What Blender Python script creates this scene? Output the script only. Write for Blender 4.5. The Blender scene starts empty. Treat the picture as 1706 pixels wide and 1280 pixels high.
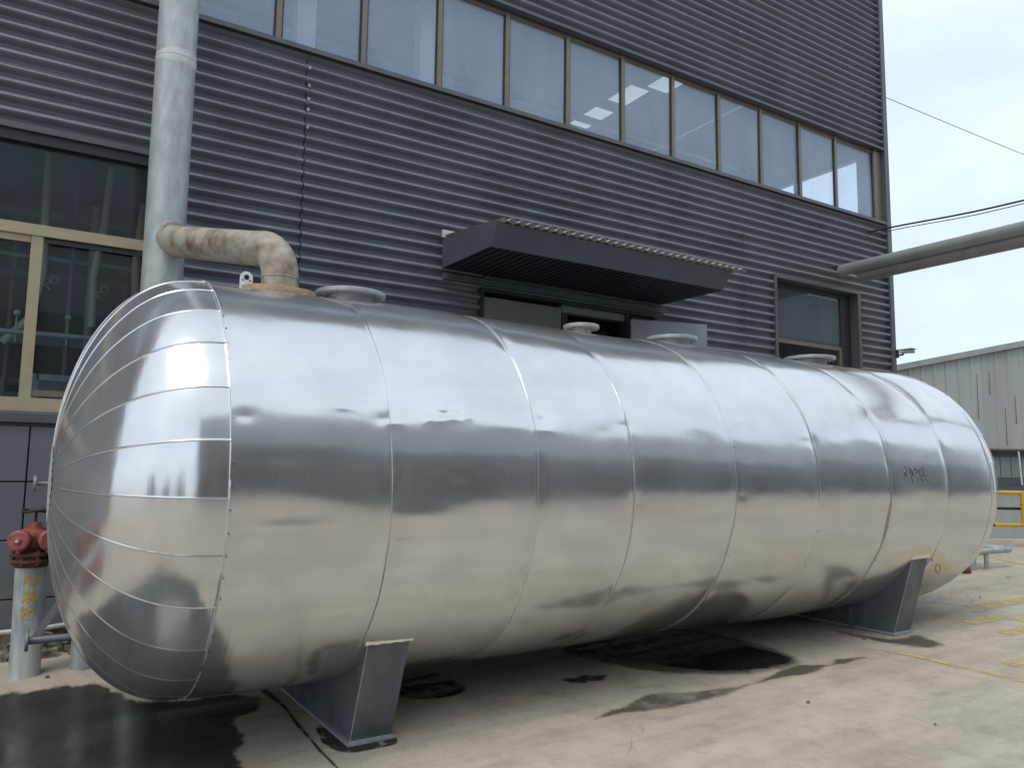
import bpy, math, random
import numpy as np
from mathutils import Vector, Matrix
random.seed(7)
S = bpy.context.scene
COL = S.collection
R_ = math.radians
PI = math.pi

# ------------------------------------------------------------------ camera
cd = bpy.data.cameras.new('camera'); cam = bpy.data.objects.new('camera', cd); COL.objects.link(cam)
cd.sensor_fit = 'HORIZONTAL'; cd.sensor_width = 36.0; cd.lens = 36.0*1280.27/1706.0
cd.clip_start = 0.05; cd.clip_end = 2000
fw = Vector((0.52546225, 0.84397988, 0.10764471)); rt = Vector((0.84801414, -0.52978364, 0.01418856)); up = Vector((-0.06900327, -0.08382868, 0.99408818))
M = Matrix((rt, up, -fw)).transposed().to_4x4(); M.translation = Vector((0, 0, 2.0))
cam.matrix_world = M
S.camera = cam

# ------------------------------------------------------------------ world, sun, exposure
SUN_EL, SUN_AZ = 62, 235          # azimuth clockwise from +Y
w = bpy.data.worlds.new("World"); S.world = w; w.use_nodes = True
nt = w.node_tree; nt.nodes.clear()
def N(t, **k):
    n = nt.nodes.new(t)
    for a, b in k.items(): setattr(n, a, b)
    return n
out = N('ShaderNodeOutputWorld'); bg = N('ShaderNodeBackground'); bg.inputs[1].default_value = 0.1
sky = N('ShaderNodeTexSky', sky_type='NISHITA', sun_disc=False)
sky.sun_elevation = R_(SUN_EL); sky.sun_rotation = R_(SUN_AZ); sky.air_density = 1.0; sky.dust_density = 2.0
tc = N('ShaderNodeTexCoord'); mp = N('ShaderNodeMapping'); mp.inputs['Scale'].default_value = (1, 1, 3.2)
nz = N('ShaderNodeTexNoise'); nz.inputs['Scale'].default_value = 1.7; nz.inputs['Detail'].default_value = 6; nz.inputs['Roughness'].default_value = .55
cr = N('ShaderNodeValToRGB')
cr.color_ramp.elements[0].position = .33; cr.color_ramp.elements[0].color = (4.3, 5.05, 5.85, 1)
cr.color_ramp.elements[1].position = .66; cr.color_ramp.elements[1].color = (5.8, 6.45, 7.05, 1)
mx = N('ShaderNodeMix', data_type='RGBA'); mx.inputs[0].default_value = .90
L = nt.links.new
L(tc.outputs['Generated'], mp.inputs[0]); L(mp.outputs[0], nz.inputs['Vector']); L(nz.outputs['Fac'], cr.inputs[0])
L(sky.outputs[0], mx.inputs[6]); L(cr.outputs[0], mx.inputs[7]); L(mx.outputs[2], bg.inputs[0]); L(bg.outputs[0], out.inputs[0])
sd = bpy.data.lights.new('sun', 'SUN'); sun = bpy.data.objects.new('sun', sd); COL.objects.link(sun)
sd.energy = .6; sd.angle = R_(28); sd.color = (1, .95, .87)
sdir = Vector((math.sin(R_(SUN_AZ))*math.cos(R_(SUN_EL)), math.cos(R_(SUN_AZ))*math.cos(R_(SUN_EL)), math.sin(R_(SUN_EL))))
sun.rotation_euler = sdir.to_track_quat('Z', 'Y').to_euler(); sun.location = (0, -5, 30)
S.view_settings.view_transform = 'Standard'; S.view_settings.look = 'None'; S.view_settings.gamma = 1
S.view_settings.exposure = 0.92

# ------------------------------------------------------------------ materials
MATS = {}
def mat(name, col, rough=.6, metal=0., var=.0, vscale=3., col2=None, bump=0., bscale=40., rvar=0., stretch=(1, 1, 1), spec=.5, detail=6, coat=0., ramp=(.35, .65)):
    """principled material, two colours mixed by noise, bump from a second noise"""
    m = bpy.data.materials.new(name); m.use_nodes = True; MATS[name] = m
    t = m.node_tree; b = t.nodes['Principled BSDF']
    b.inputs['Base Color'].default_value = (*col, 1); b.inputs['Roughness'].default_value = rough; b.inputs['Metallic'].default_value = metal
    b.inputs['Specular IOR Level'].default_value = spec; b.inputs['Coat Weight'].default_value = coat
    co = t.nodes.new('ShaderNodeTexCoord'); mp = t.nodes.new('ShaderNodeMapping'); mp.inputs['Scale'].default_value = stretch
    t.links.new(co.outputs['Object'], mp.inputs[0])
    if var or col2:
        n = t.nodes.new('ShaderNodeTexNoise'); n.inputs['Scale'].default_value = vscale; n.inputs['Detail'].default_value = detail; n.inputs['Roughness'].default_value = .6
        t.links.new(mp.outputs[0], n.inputs['Vector'])
        r = t.nodes.new('ShaderNodeValToRGB'); r.color_ramp.elements[0].position, r.color_ramp.elements[1].position = ramp
        c2 = col2 or tuple(c*(1-var) for c in col)
        r.color_ramp.elements[0].color = (*c2, 1); r.color_ramp.elements[1].color = (*col, 1)
        t.links.new(n.outputs['Fac'], r.inputs[0]); t.links.new(r.outputs[0], b.inputs['Base Color'])
        if rvar:
            q = t.nodes.new('ShaderNodeMapRange'); q.inputs[3].default_value = rough+rvar; q.inputs[4].default_value = max(rough-rvar, .02)
            t.links.new(n.outputs['Fac'], q.inputs[0]); t.links.new(q.outputs[0], b.inputs['Roughness'])
    if bump:
        n = t.nodes.new('ShaderNodeTexNoise'); n.inputs['Scale'].default_value = bscale; n.inputs['Detail'].default_value = 5
        t.links.new(mp.outputs[0], n.inputs['Vector'])
        bp = t.nodes.new('ShaderNodeBump'); bp.inputs['Strength'].default_value = 1; bp.inputs['Distance'].default_value = bump
        t.links.new(n.outputs['Fac'], bp.inputs['Height']); t.links.new(bp.outputs[0], b.inputs['Normal'])
    return m

mat('cladding', (.20, .213, .238), .44, .3, var=.22, vscale=1.3, bump=.002, bscale=6, rvar=.06)
mat('trim', (.105, .110, .122), .42, .15, var=.15, vscale=4)
mat('trim_dark', (.03, .032, .038), .5, 0, var=.2)
mat('bronze', (.20, .165, .125), .38, .35, var=.15, vscale=8)
mat('champagne', (.46, .38, .25), .38, .35, var=.12, vscale=6)
mat('composite', (.155, .165, .185), .32, .1, var=.12, vscale=1.2, rvar=.05)
mat('black', (.006, .006, .007), .7)
mat('interior', (.56, .60, .66), .8, var=.15, vscale=.8)
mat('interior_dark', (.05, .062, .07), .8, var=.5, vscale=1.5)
mat('interior_white', (.75, .78, .80), .5)
mat('hose', (.75, .70, .50), .5, var=.2)
mat('door_paint', (.18, .18, .20), .55, var=.12, vscale=2, bump=.001)
mat('leaf_paint', (.36, .37, .40), .45, .2, var=.12, vscale=2)
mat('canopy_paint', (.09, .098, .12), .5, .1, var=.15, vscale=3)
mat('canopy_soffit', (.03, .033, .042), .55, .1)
mat('fibre_roof', (.30, .32, .27), .6, var=.35, vscale=20)
mat('galv', (.47, .505, .505), .52, .3, var=.26, vscale=13, bump=.0015, bscale=30, rvar=.1, stretch=(1, 1, .35), detail=9)
mat('worn_post', (.62, .63, .60), .6, .1, col2=(.27, .33, .34), vscale=5, bump=.002, bscale=30, stretch=(1, 1, .3), ramp=(.38, .6), detail=12)
mat('weld_paint', (.62, .62, .61), .6, .1, var=.2, vscale=14)
mat('old_pipe', (.43, .395, .325), .55, .15, col2=(.17, .105, .06), vscale=5.5, bump=.002, bscale=25, rvar=.1, ramp=(.28, .55), detail=12)
mat('rust', (.40, .29, .18), .7, .1, col2=(.25, .15, .08), vscale=10, bump=.002)
mat('flange_grey', (.44, .45, .46), .5, .3, var=.2, vscale=14, bump=.001)
mat('white_paint', (.78, .78, .76), .5, var=.15, vscale=20)
mat('saddle_paint', (.17, .18, .215), .42, .15, var=.34, vscale=4.5, bump=.001, bscale=12, rvar=.07, stretch=(1, 1, .4))
mat('saddle_edge', (.42, .43, .46), .5, .1, var=.3, vscale=20)
mat('pipe_grey', (.24, .25, .28), .45, .3, var=.15, vscale=10)
mat('red_iron', (.28, .065, .045), .6, 0, col2=(.13, .045, .03), vscale=16, bump=.006, bscale=45, ramp=(.40, .60), detail=10)
mat('pink_cap', (.38, .10, .105), .6, 0, col2=(.24, .06, .055), vscale=16, bump=.004, ramp=(.36, .56), detail=9)
mat('rust_dark', (.16, .06, .04), .7, 0, var=.5, vscale=14, bump=.004)
mat('wheel_iron', (.028, .022, .024), .5, .2)
mat('yellow_char', (.62, .40, .06), .6, var=.3, vscale=60)
mat('dirty_pipe', (.62, .60, .55), .6, var=.35, vscale=8)
mat('rubble', (.34, .30, .24), .9, col2=(.09, .08, .065), vscale=7, bump=.02, bscale=14, ramp=(.35, .6))
mat('overhead', (.38, .38, .37), .42, .35, var=.2, vscale=3, rvar=.06)
mat('overhead_low', (.30, .285, .265), .5, .2, var=.25, vscale=4)
mat('cable_black', (.012, .012, .016), .5)
mat('cable_red', (.13, .05, .07), .5)
mat('ware_wall', (.46, .485, .475), .5, .1, var=.16, vscale=1.1, bump=.002, bscale=3, stretch=(1, 1, .15))
mat('ware_trim', (.40, .43, .43), .5, .1, var=.2)
mat('ware_rust', (.15, .10, .08), .7, var=.3)
mat('ware_band', (.12, .14, .17), .4, .1, var=.2)
mat('ware_pane', (.30, .36, .37), .3, 0, var=.2)
mat('safety_yellow', (.68, .43, .05), .45, 0, var=.15, vscale=6)
mat('stone', (.2, .18, .15), .9, var=.4, vscale=30, bump=.01)
mat('opp_wall', (.42, .46, .52), .5, .1, var=.12, vscale=.5)
mat('opp_low', (.12, .13, .15), .5, .1, var=.15, vscale=.6)
mat('opp_glass', (.04, .05, .06), .15)
mat('leafy', (.06, .10, .04), .7, var=.5, vscale=6)
mat('bark', (.12, .09, .06), .9, var=.3)
mat('seam', (.42, .42, .42), .4, .6, var=.3, vscale=20)
mat('maroon', (.26, .05, .055), .45)
mat('bead', (.74, .74, .73), .4, .35, var=.1, vscale=30)
mat('screw', (.08, .08, .09), .4, .6)
mat('ink', (.20, .21, .23), .5, .5)
mat('foil', (.85, .86, .87), .2, 1)

def marking_mat():
    m = mat('road_paint', (.70, .55, .25), .75, var=.15, vscale=5)
    t = m.node_tree; b = t.nodes['Principled BSDF']; o = t.nodes['Material Output']
    n = t.nodes.new('ShaderNodeTexNoise'); n.inputs['Scale'].default_value = 7; n.inputs['Detail'].default_value = 9; n.inputs['Roughness'].default_value = .7
    c = t.nodes.new('ShaderNodeTexCoord'); t.links.new(c.outputs['Object'], n.inputs['Vector'])
    r = t.nodes.new('ShaderNodeMapRange'); r.inputs[1].default_value = .36; r.inputs[2].default_value = .56; r.inputs[3].default_value = .12; r.inputs[4].default_value = .8
    t.links.new(n.outputs['Fac'], r.inputs[0]); t.links.new(r.outputs[0], b.inputs['Alpha'])
    return m
marking_mat()
def soft_sheet(name, col, rough, a0, a1, lo, hi, scale, spec=.5, bump=0., bscale=20, rough2=None, col2=None):
    """thin wet or stained layer: patchy alpha from noise"""
    m = mat(name, col, rough, 0, spec=spec, bump=bump, bscale=bscale, col2=col2, vscale=scale*1.7, rvar=0)
    feather = .35 if name in ('water', 'wet_mud', 'dark_stain') else .75
    t = m.node_tree; b = t.nodes['Principled BSDF']
    n = t.nodes.new('ShaderNodeTexNoise'); n.inputs['Scale'].default_value = scale; n.inputs['Detail'].default_value = 8; n.inputs['Roughness'].default_value = .62
    c = t.nodes.new('ShaderNodeTexCoord'); t.links.new(c.outputs['Object'], n.inputs['Vector'])
    r = t.nodes.new('ShaderNodeMapRange'); r.inputs[1].default_value = lo; r.inputs[2].default_value = hi; r.inputs[3].default_value = a0; r.inputs[4].default_value = a1
    t.links.new(n.outputs['Fac'], r.inputs[0])
    at = t.nodes.new('ShaderNodeAttribute'); at.attribute_name = 'edge'
    n2 = t.nodes.new('ShaderNodeTexNoise'); n2.inputs['Scale'].default_value = 11; n2.inputs['Detail'].default_value = 8; n2.inputs['Roughness'].default_value = .7; t.links.new(c.outputs['Object'], n2.inputs['Vector'])
    ad = t.nodes.new('ShaderNodeMath'); ad.operation = 'MULTIPLY_ADD'; t.links.new(n2.outputs['Fac'], ad.inputs[0]); ad.inputs[1].default_value = -.9; t.links.new(at.outputs['Fac'], ad.inputs[2])
    q2 = t.nodes.new('ShaderNodeMapRange'); q2.interpolation_type = 'SMOOTHSTEP'; q2.inputs[1].default_value = -.44; q2.inputs[2].default_value = -.44+feather; t.links.new(ad.outputs[0], q2.inputs[0])
    mu = t.nodes.new('ShaderNodeMath'); mu.operation = 'MULTIPLY'; t.links.new(q2.outputs[0], mu.inputs[0]); t.links.new(r.outputs[0], mu.inputs[1]); t.links.new(mu.outputs[0], b.inputs['Alpha'])
    if rough2 is not None:
        q = t.nodes.new('ShaderNodeMapRange'); q.inputs[1].default_value = .42; q.inputs[2].default_value = .56; q.inputs[3].default_value = rough; q.inputs[4].default_value = rough2
        t.links.new(n.outputs['Fac'], q.inputs[0]); t.links.new(q.outputs[0], b.inputs['Roughness'])
    return m
soft_sheet('water', (.012, .014, .015), .03, .93, 1, .3, .5, 2.0, bump=.0025, bscale=5)
soft_sheet('wet_mud', (.03, .03, .028), .04, .9, 1, .3, .6, 1.1, bump=.0015, bscale=12, rough2=.28, col2=(.06, .057, .05))
soft_sheet('damp', (.12, .10, .08), .45, .35, .92, .35, .55, 2.5)
soft_sheet('dark_stain', (.035, .033, .032), .6, .3, 1, .38, .5, 9)
soft_sheet('pale_film', (.62, .61, .58), .5, 0, .7, .4, .6, 3)

def concrete():
    m = bpy.data.materials.new('concrete'); m.use_nodes = True; MATS['concrete'] = m
    t = m.node_tree; b = t.nodes['Principled BSDF']; l = t.links.new
    co = t.nodes.new('ShaderNodeTexCoord')
    def noise(sc, det=6, rough=.6, st=(1, 1, 1), rot=0):
        mp = t.nodes.new('ShaderNodeMapping'); mp.inputs['Scale'].default_value = st; mp.inputs['Rotation'].default_value = (0, 0, rot)
        l(co.outputs['Object'], mp.inputs[0]); n = t.nodes.new('ShaderNodeTexNoise'); n.inputs['Scale'].default_value = sc
        n.inputs['Detail'].default_value = det; n.inputs['Roughness'].default_value = rough; l(mp.outputs[0], n.inputs['Vector']); return n.outputs['Fac']
    def ramp(f, p0, c0, p1, c1):
        r = t.nodes.new('ShaderNodeValToRGB'); r.color_ramp.elements[0].position = p0; r.color_ramp.elements[0].color = (*c0, 1)
        r.color_ramp.elements[1].position = p1; r.color_ramp.elements[1].color = (*c1, 1); l(f, r.inputs[0]); return r.outputs[0]
    def mul(a, c, f=1.):
        x = t.nodes.new('ShaderNodeMix'); x.data_type = 'RGBA'; x.blend_type = 'MULTIPLY'; x.inputs[0].default_value = f; l(a, x.inputs[6]); l(c, x.inputs[7]); return x.outputs[2]
    base = ramp(noise(.55, 7), .3, (.49, .425, .33), .7, (.635, .565, .455))
    base = mul(base, ramp(noise(2.6, 9, .7), .32, (.80, .79, .78), .55, (1, 1, 1)))
    base = mul(base, ramp(noise(1.3, 4, .6, (.35, 3.5, 1), .25), .35, (.86, .85, .84), .6, (1, 1, 1)))
    base = mul(base, ramp(noise(90, 3), .3, (.84, .84, .84), .7, (1.06, 1.06, 1.06)))
    base = mul(base, ramp(noise(24, 8, .75), .26, (.45, .43, .40), .34, (1, 1, 1)))
    vo = t.nodes.new('ShaderNodeTexVoronoi'); vo.feature = 'DISTANCE_TO_EDGE'; vo.inputs['Scale'].default_value = .33; vo.inputs['Randomness'].default_value = 1
    nd = t.nodes.new('ShaderNodeTexNoise'); nd.inputs['Scale'].default_value = 2.2; nd.inputs['Detail'].default_value = 8; l(co.outputs['Object'], nd.inputs['Vector'])
    va = t.nodes.new('ShaderNodeVectorMath'); va.operation = 'MULTIPLY_ADD'; l(nd.outputs['Color'], va.inputs[0]); va.inputs[1].default_value = (.55, .55, 0); l(co.outputs['Object'], va.inputs[2]); l(va.outputs[0], vo.inputs['Vector'])
    ck = ramp(vo.outputs['Distance'], .0012, (.42, .40, .37), .0045, (1, 1, 1))
    mk = ramp(noise(.45, 3), .50, (0, 0, 0), .58, (1, 1, 1))
    x = t.nodes.new('ShaderNodeMix'); x.data_type = 'RGBA'; x.blend_type = 'MULTIPLY'; l(mk, x.inputs[0]); l(base, x.inputs[6]); l(ck, x.inputs[7]); base = x.outputs[2]
    base = mul(base, ramp(noise(7, 10, .75), .34, (.86, .85, .83), .5, (1, 1, 1)))
    l(base, b.inputs['Base Color']); b.inputs['Roughness'].default_value = .82
    bp = t.nodes.new('ShaderNodeBump'); bp.inputs['Distance'].default_value = .004; l(noise(60, 6), bp.inputs['Height']); l(bp.outputs[0], b.inputs['Normal'])
concrete()

def aluminium():
    m = bpy.data.materials.new('aluminium'); m.use_nodes = True; MATS['aluminium'] = m
    t = m.node_tree; b = t.nodes['Principled BSDF']; l = t.links.new
    b.inputs['Metallic'].default_value = .84; b.inputs['Base Color'].default_value = (.83, .83, .82, 1)
    co = t.nodes.new('ShaderNodeTexCoord')
    def noise(sc, det, st):
        mp = t.nodes.new('ShaderNodeMapping'); mp.inputs['Scale'].default_value = st; l(co.outputs['Object'], mp.inputs[0])
        n = t.nodes.new('ShaderNodeTexNoise'); n.inputs['Scale'].default_value = sc; n.inputs['Detail'].default_value = det; l(mp.outputs[0], n.inputs['Vector']); return n.outputs['Fac']
    r = t.nodes.new('ShaderNodeMapRange'); r.inputs[1].default_value = .35; r.inputs[2].default_value = .68; r.inputs[3].default_value = .14; r.inputs[4].default_value = .22
    l(noise(2.2, 4, (1, 1, 1)), r.inputs[0]); l(r.outputs[0], b.inputs['Roughness'])
    b1 = t.nodes.new('ShaderNodeBump'); b1.inputs['Distance'].default_value = .0005; l(noise(1, 3, (42, .9, .9)), b1.inputs['Height'])
    b2 = t.nodes.new('ShaderNodeBump'); b2.inputs['Distance'].default_value = .004; l(noise(2.4, 3, (1, 1, 1)), b2.inputs['Height']); l(b1.outputs[0], b2.inputs['Normal'])
    l(b2.outputs[0], b.inputs['Normal'])
    rr = t.nodes.new('ShaderNodeValToRGB'); rr.color_ramp.elements[0].position = .25; rr.color_ramp.elements[0].color = (.68, .685, .69, 1)
    rr.color_ramp.elements[1].position = .75; rr.color_ramp.elements[1].color = (.765, .77, .775, 1); l(noise(3.1, 4, (1, 1, 1)), rr.inputs[0]); l(rr.outputs[0], b.inputs['Base Color'])
aluminium()

def glass(name, tint, gloss, dust, dustcol, rough=.02):
    m = bpy.data.materials.new(name); m.use_nodes = True; MATS[name] = m
    t = m.node_tree; t.nodes.clear(); l = t.links.new
    o = t.nodes.new('ShaderNodeOutputMaterial'); tr = t.nodes.new('ShaderNodeBsdfTransparent'); tr.inputs[0].default_value = (*tint, 1)
    gl = t.nodes.new('ShaderNodeBsdfGlossy'); gl.inputs['Roughness'].default_value = rough; gl.inputs[0].default_value = (.9, .95, 1, 1)
    fr = t.nodes.new('ShaderNodeFresnel'); 
    ge = t.nodes.new('ShaderNodeNewGeometry'); mi = t.nodes.new('ShaderNodeMix'); mi.inputs[2].default_value = gloss; mi.inputs[3].default_value = 1/gloss
    l(ge.outputs['Backfacing'], mi.inputs[0]); l(mi.outputs[0], fr.inputs[0])
    m1 = t.nodes.new('ShaderNodeMixShader'); l(fr.outputs[0], m1.inputs[0]); l(tr.outputs[0], m1.inputs[1]); l(gl.outputs[0], m1.inputs[2])
    df = t.nodes.new('ShaderNodeBsdfDiffuse'); df.inputs[0].default_value = (*dustcol, 1)
    c = t.nodes.new('ShaderNodeTexCoord'); n = t.nodes.new('ShaderNodeTexNoise'); n.inputs['Scale'].default_value = 1.5; n.inputs['Detail'].default_value = 7
    mp = t.nodes.new('ShaderNodeMapping'); mp.inputs['Scale'].default_value = (2, 2, .8); l(c.outputs['Object'], mp.inputs[0]); l(mp.outputs[0], n.inputs['Vector'])
    q = t.nodes.new('ShaderNodeMapRange'); q.inputs[1].default_value = .25; q.inputs[2].default_value = .75; q.inputs[3].default_value = dust*.75; q.inputs[4].default_value = dust*1.25; l(n.outputs['Fac'], q.inputs[0])
    m2 = t.nodes.new('ShaderNodeMixShader'); l(q.outputs[0], m2.inputs[0]); l(m1.outputs[0], m2.inputs[1]); l(df.outputs[0], m2.inputs[2]); l(m2.outputs[0], o.inputs[0])
glass('glass_up', (.90, .94, .98), 1.5, .22, (.58, .68, .82))
glass('glass_low', (.80, .86, .88), 1.5, .035, (.4, .42, .42))
glass('glass_mid', (.8, .86, .86), 1.45, .08, (.5, .54, .54))
glass('skylight', (.95, .95, .9), 1.1, .15, (.9, .9, .85))

# ------------------------------------------------------------------ mesh helpers
class MB:
    def __init__(s): s.v = []; s.f = []; s.m = []; s.sm = []
    def add(s, vs, fs, mi=0, smooth=False):
        o = len(s.v); s.v += [tuple(v) for v in vs]
        for f in fs: s.f.append(tuple(i+o for i in f)); s.m.append(mi); s.sm.append(smooth)
    def box(s, x0, x1, y0, y1, z0, z1, mi=0):
        v = [(x, y, z) for z in (z0, z1) for y in (y0, y1) for x in (x0, x1)]
        s.add(v, [(0, 2, 3, 1), (4, 5, 7, 6), (0, 1, 5, 4), (2, 6, 7, 3), (0, 4, 6, 2), (1, 3, 7, 5)], mi)
    def hexa(s, p, mi=0):           # 8 points, same order as box
        s.add(p, [(0, 2, 3, 1), (4, 5, 7, 6), (0, 1, 5, 4), (2, 6, 7, 3), (0, 4, 6, 2), (1, 3, 7, 5)], mi)
    def tube(s, path, r, seg=20, mi=0, caps=True, smooth=True):
        path = [Vector(p) for p in path]; n = len(path); rs = r if isinstance(r, (list, tuple)) else [r]*n
        prev = None; rings = []
        for i, p in enumerate(path):
            d = (path[min(i+1, n-1)]-path[max(i-1, 0)]).normalized()
            a = (prev - d*prev.dot(d)).normalized() if prev is not None else d.orthogonal().normalized()
            prev = a; b = d.cross(a)
            rings.append([p+(a*math.cos(2*PI*k/seg)+b*math.sin(2*PI*k/seg))*rs[i] for k in range(seg)])
        vs = [v for q in rings for v in q]
        fs = [(i*seg+k, i*seg+(k+1) % seg, (i+1)*seg+(k+1) % seg, (i+1)*seg+k) for i in range(n-1) for k in range(seg)]
        s.add(vs, fs, mi, smooth)
        if caps:
            s.add(rings[0], [tuple(reversed(range(seg)))], mi); s.add(rings[-1], [tuple(range(seg))], mi)
    def cyl(s, a, b, r, seg=24, mi=0): s.tube([a, b], r, seg, mi)
    def lathe(s, prof, c, axis='Z', seg=36, mi=0, smooth=True):   # prof: (r, h) pairs
        vs = []
        for r, h in prof:
            for k in range(seg):
                a = 2*PI*k/seg; x, y = r*math.cos(a), r*math.sin(a)
                vs.append({'Z': (c[0]+x, c[1]+y, c[2]+h), 'X': (c[0]+h, c[1]+x, c[2]+y), 'Y': (c[0]+x, c[1]+h, c[2]+y)}[axis])
        fs = [(i*seg+k, i*seg+(k+1) % seg, (i+1)*seg+(k+1) % seg, (i+1)*seg+k) for i in range(len(prof)-1) for k in range(seg)]
        s.add(vs, fs, mi, smooth)
    def build(s, name, mats, parent=None, loc=None):
        me = bpy.data.meshes.new(name); me.from_pydata(s.v, [], s.f); me.update()
        for mm in (mats if isinstance(mats, (list, tuple)) else [mats]): me.materials.append(MATS[mm])
        me.polygons.foreach_set('material_index', s.m); me.polygons.foreach_set('use_smooth', s.sm)
        o = bpy.data.objects.new(name, me); COL.objects.link(o)
        if parent: o.parent = parent
        if loc: o.location = loc
        return o
def empty(name, loc, label, cat, group=None, rz=0):
    o = bpy.data.objects.new(name, None); COL.objects.link(o); o.location = loc; o.rotation_euler = (0, 0, rz); o.empty_display_size = .2
    return tag(o, label, cat, group)
def tag(o, label, cat, group=None, kind=None):
    o['label'] = label; o['category'] = cat
    if group: o['group'] = group
    if kind: o['kind'] = kind
    return o
def struct(o, label=None):
    o['kind'] = 'structure'
    if label: o['label'] = label
    return o
def bevel(o, wd=.004, seg=2):
    m = o.modifiers.new('bevel', 'BEVEL'); m.width = wd; m.segments = seg; m.limit_method = 'ANGLE'; m.angle_limit = R_(35); return o
def grid_mesh(name, V, nu, nv, mi, parent=None, closed_v=True, mats=('aluminium',)):
    """V (nu*nv,3) grid, v index closed; mi: per-face material array (nu-1, nvf)"""
    nvf = nv if closed_v else nv-1
    i = np.arange(nu-1)[:, None]; k = np.arange(nvf)[None, :]; k2 = (k+1) % nv
    F = np.stack([i*nv+k, (i+1)*nv+k, (i+1)*nv+k2, i*nv+k2], -1).reshape(-1, 4)
    me = bpy.data.meshes.new(name); me.from_pydata(V.tolist(), [], F.tolist()); me.update()
    for m in mats: me.materials.append(MATS[m])
    me.polygons.foreach_set('use_smooth', np.ones(len(F), bool))
    if mi is not None: me.polygons.foreach_set('material_index', np.asarray(mi, np.int32).ravel())
    o = bpy.data.objects.new(name, me); COL.objects.link(o)
    if parent: o.parent = parent
    return o
def sst(t):
    t = min(max(t, 0), 1); return t*t*(3-2*t)
def gz(x, y):
    return .023+.0256*(min(max(x, -6), 20)-2.2)+.225*sst((y-6.95)/.9)*(1-sst((x-3)/2))

# ------------------------------------------------------------------ ground
def ground():
    xs = sorted(set([-400, -150, -60, -30, -15, -8]+[round(-6+.25*i, 3) for i in range(60)]+[9+.5*i for i in range(25)]+[25, 30, 40, 60, 100, 200, 450]))
    ys = sorted(set([-400, -150, -60, -30, -15, -8, -4, -2]+[round(.5*i, 3) for i in range(13)]+[round(6.2+.12*i, 3) for i in range(26)]+[10, 12, 15, 20, 30, 50, 80, 150, 400]))
    v = [(x, y, gz(x, y)) for y in ys for x in xs]; nx = len(xs)
    f = [(j*nx+i, j*nx+i+1, (j+1)*nx+i+1, (j+1)*nx+i) for j in range(len(ys)-1) for i in range(nx-1)]
    m = MB(); m.add(v, f, 0, True); struct(m.build('ground', 'concrete'), 'pale beige concrete yard')
ground()
def sheet(name, pts, mt, h=.004, jit=.03, sub=4, label=None, fw_=.17):
    """irregular flat patch lying on the ground, filled as a dense fan so it follows the slope"""
    n = len(pts); P = []
    for i in range(n):                                   # catmull-rom + jitter
        p0, p1, p2, p3 = [Vector(pts[(i+k-1) % n]) for k in range(4)]
        for k in range(sub):
            t = k/sub
            q = .5*((2*p1)+(p2-p0)*t+(2*p0-5*p1+4*p2-p3)*t*t+(3*p1-p0-3*p2+p3)*t**3) if jit else p1.lerp(p2, t)
            P.append((q.x+random.uniform(-jit, jit), q.y+random.uniform(-jit, jit)))
    import bmesh
    bm = bmesh.new(); vs = [bm.verts.new((x, y, 0)) for x, y in P]
    es = [bm.edges.new((vs[i], vs[(i+1) % len(vs)])) for i in range(len(vs))]
    bmesh.ops.triangle_fill(bm, use_beauty=True, use_dissolve=False, edges=es)
    soft = mt in ('water', 'wet_mud', 'damp', 'dark_stain', 'pale_film') and name != 'slab_joint'
    ext = max(max(p[0] for p in P)-min(p[0] for p in P), max(p[1] for p in P)-min(p[1] for p in P))
    for _ in range(7 if soft else 3):
        long = [e for e in bm.edges if e.calc_length() > (max(.07, ext/45) if soft else .35)]
        if long: bmesh.ops.subdivide_edges(bm, edges=long, cuts=1); bmesh.ops.triangulate(bm, faces=bm.faces[:])
    for v in bm.verts: v.co.z = gz(v.co.x, v.co.y)+h
    bmesh.ops.recalc_face_normals(bm, faces=bm.faces[:])
    if sum(f.normal.z for f in bm.faces) < 0: bmesh.ops.reverse_faces(bm, faces=bm.faces[:])
    for f in bm.faces: f.smooth = True
    me = bpy.data.meshes.new(name); bm.to_mesh(me); bm.free(); me.materials.append(MATS[mt])
    A = me.attributes.new('edge', 'FLOAT', 'POINT'); vv = np.array([v.co[:2] for v in me.vertices]); a = np.array(P); b_ = np.roll(a, -1, 0); dv = b_-a
    if soft:
        tt = np.clip(((vv[:, None]-a[None])*dv[None]).sum(-1)/((dv*dv).sum(-1)[None]+1e-12), 0, 1)
        dist = np.sqrt((((vv[:, None]-(a[None]+tt[..., None]*dv[None]))**2).sum(-1)).min(1)); ev = np.clip(dist/fw_, 0, 1)
    else: ev = np.ones(len(vv))
    A.data.foreach_set('value', ev.astype(np.float32))
    o = bpy.data.objects.new(name, me); COL.objects.link(o); return struct(o, label)
sheet('puddle', [(-.9, 7.6), (-.307, 7.568), (-.073, 7.581), (.173, 7.569), (.429, 7.565), (.627, 7.52), (.776, 7.36), (.921, 7.233), (1.203, 7.12), (1.588, 7.1), (1.828, 6.844), (1.668, 6.492), (1.514, 6.424), (1.489, 5.98), (1.354, 5.638), (1.345, 5.311), (1.15, 4.421), (.5, 3.6), (-1.2, 3.9), (-1.6, 6)], 'wet_mud', .004, .025, 6, 'dark wet puddle beside the tank head')
sheet('puddle', [(4.994, 6.672), (5.624, 7.063), (6.351, 6.864), (6.633, 6.385), (6.647, 5.719), (6.572, 5.191), (6.185, 5.108), (5.726, 5.215), (5.394, 5.584), (5.228, 6.087)], 'water', .008, .02, 5, 'still dark puddle under the middle of the tank')
sheet('puddle', [(2.824, 6.487), (2.992, 6.635), (3.219, 6.713), (3.395, 6.691), (3.415, 6.311), (3.371, 6.084), (3.142, 6.015), (2.929, 6.097), (2.786, 6.269)], 'water', .008, .012, 5, 'small puddle behind the near saddle', fw_=.06)
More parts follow.
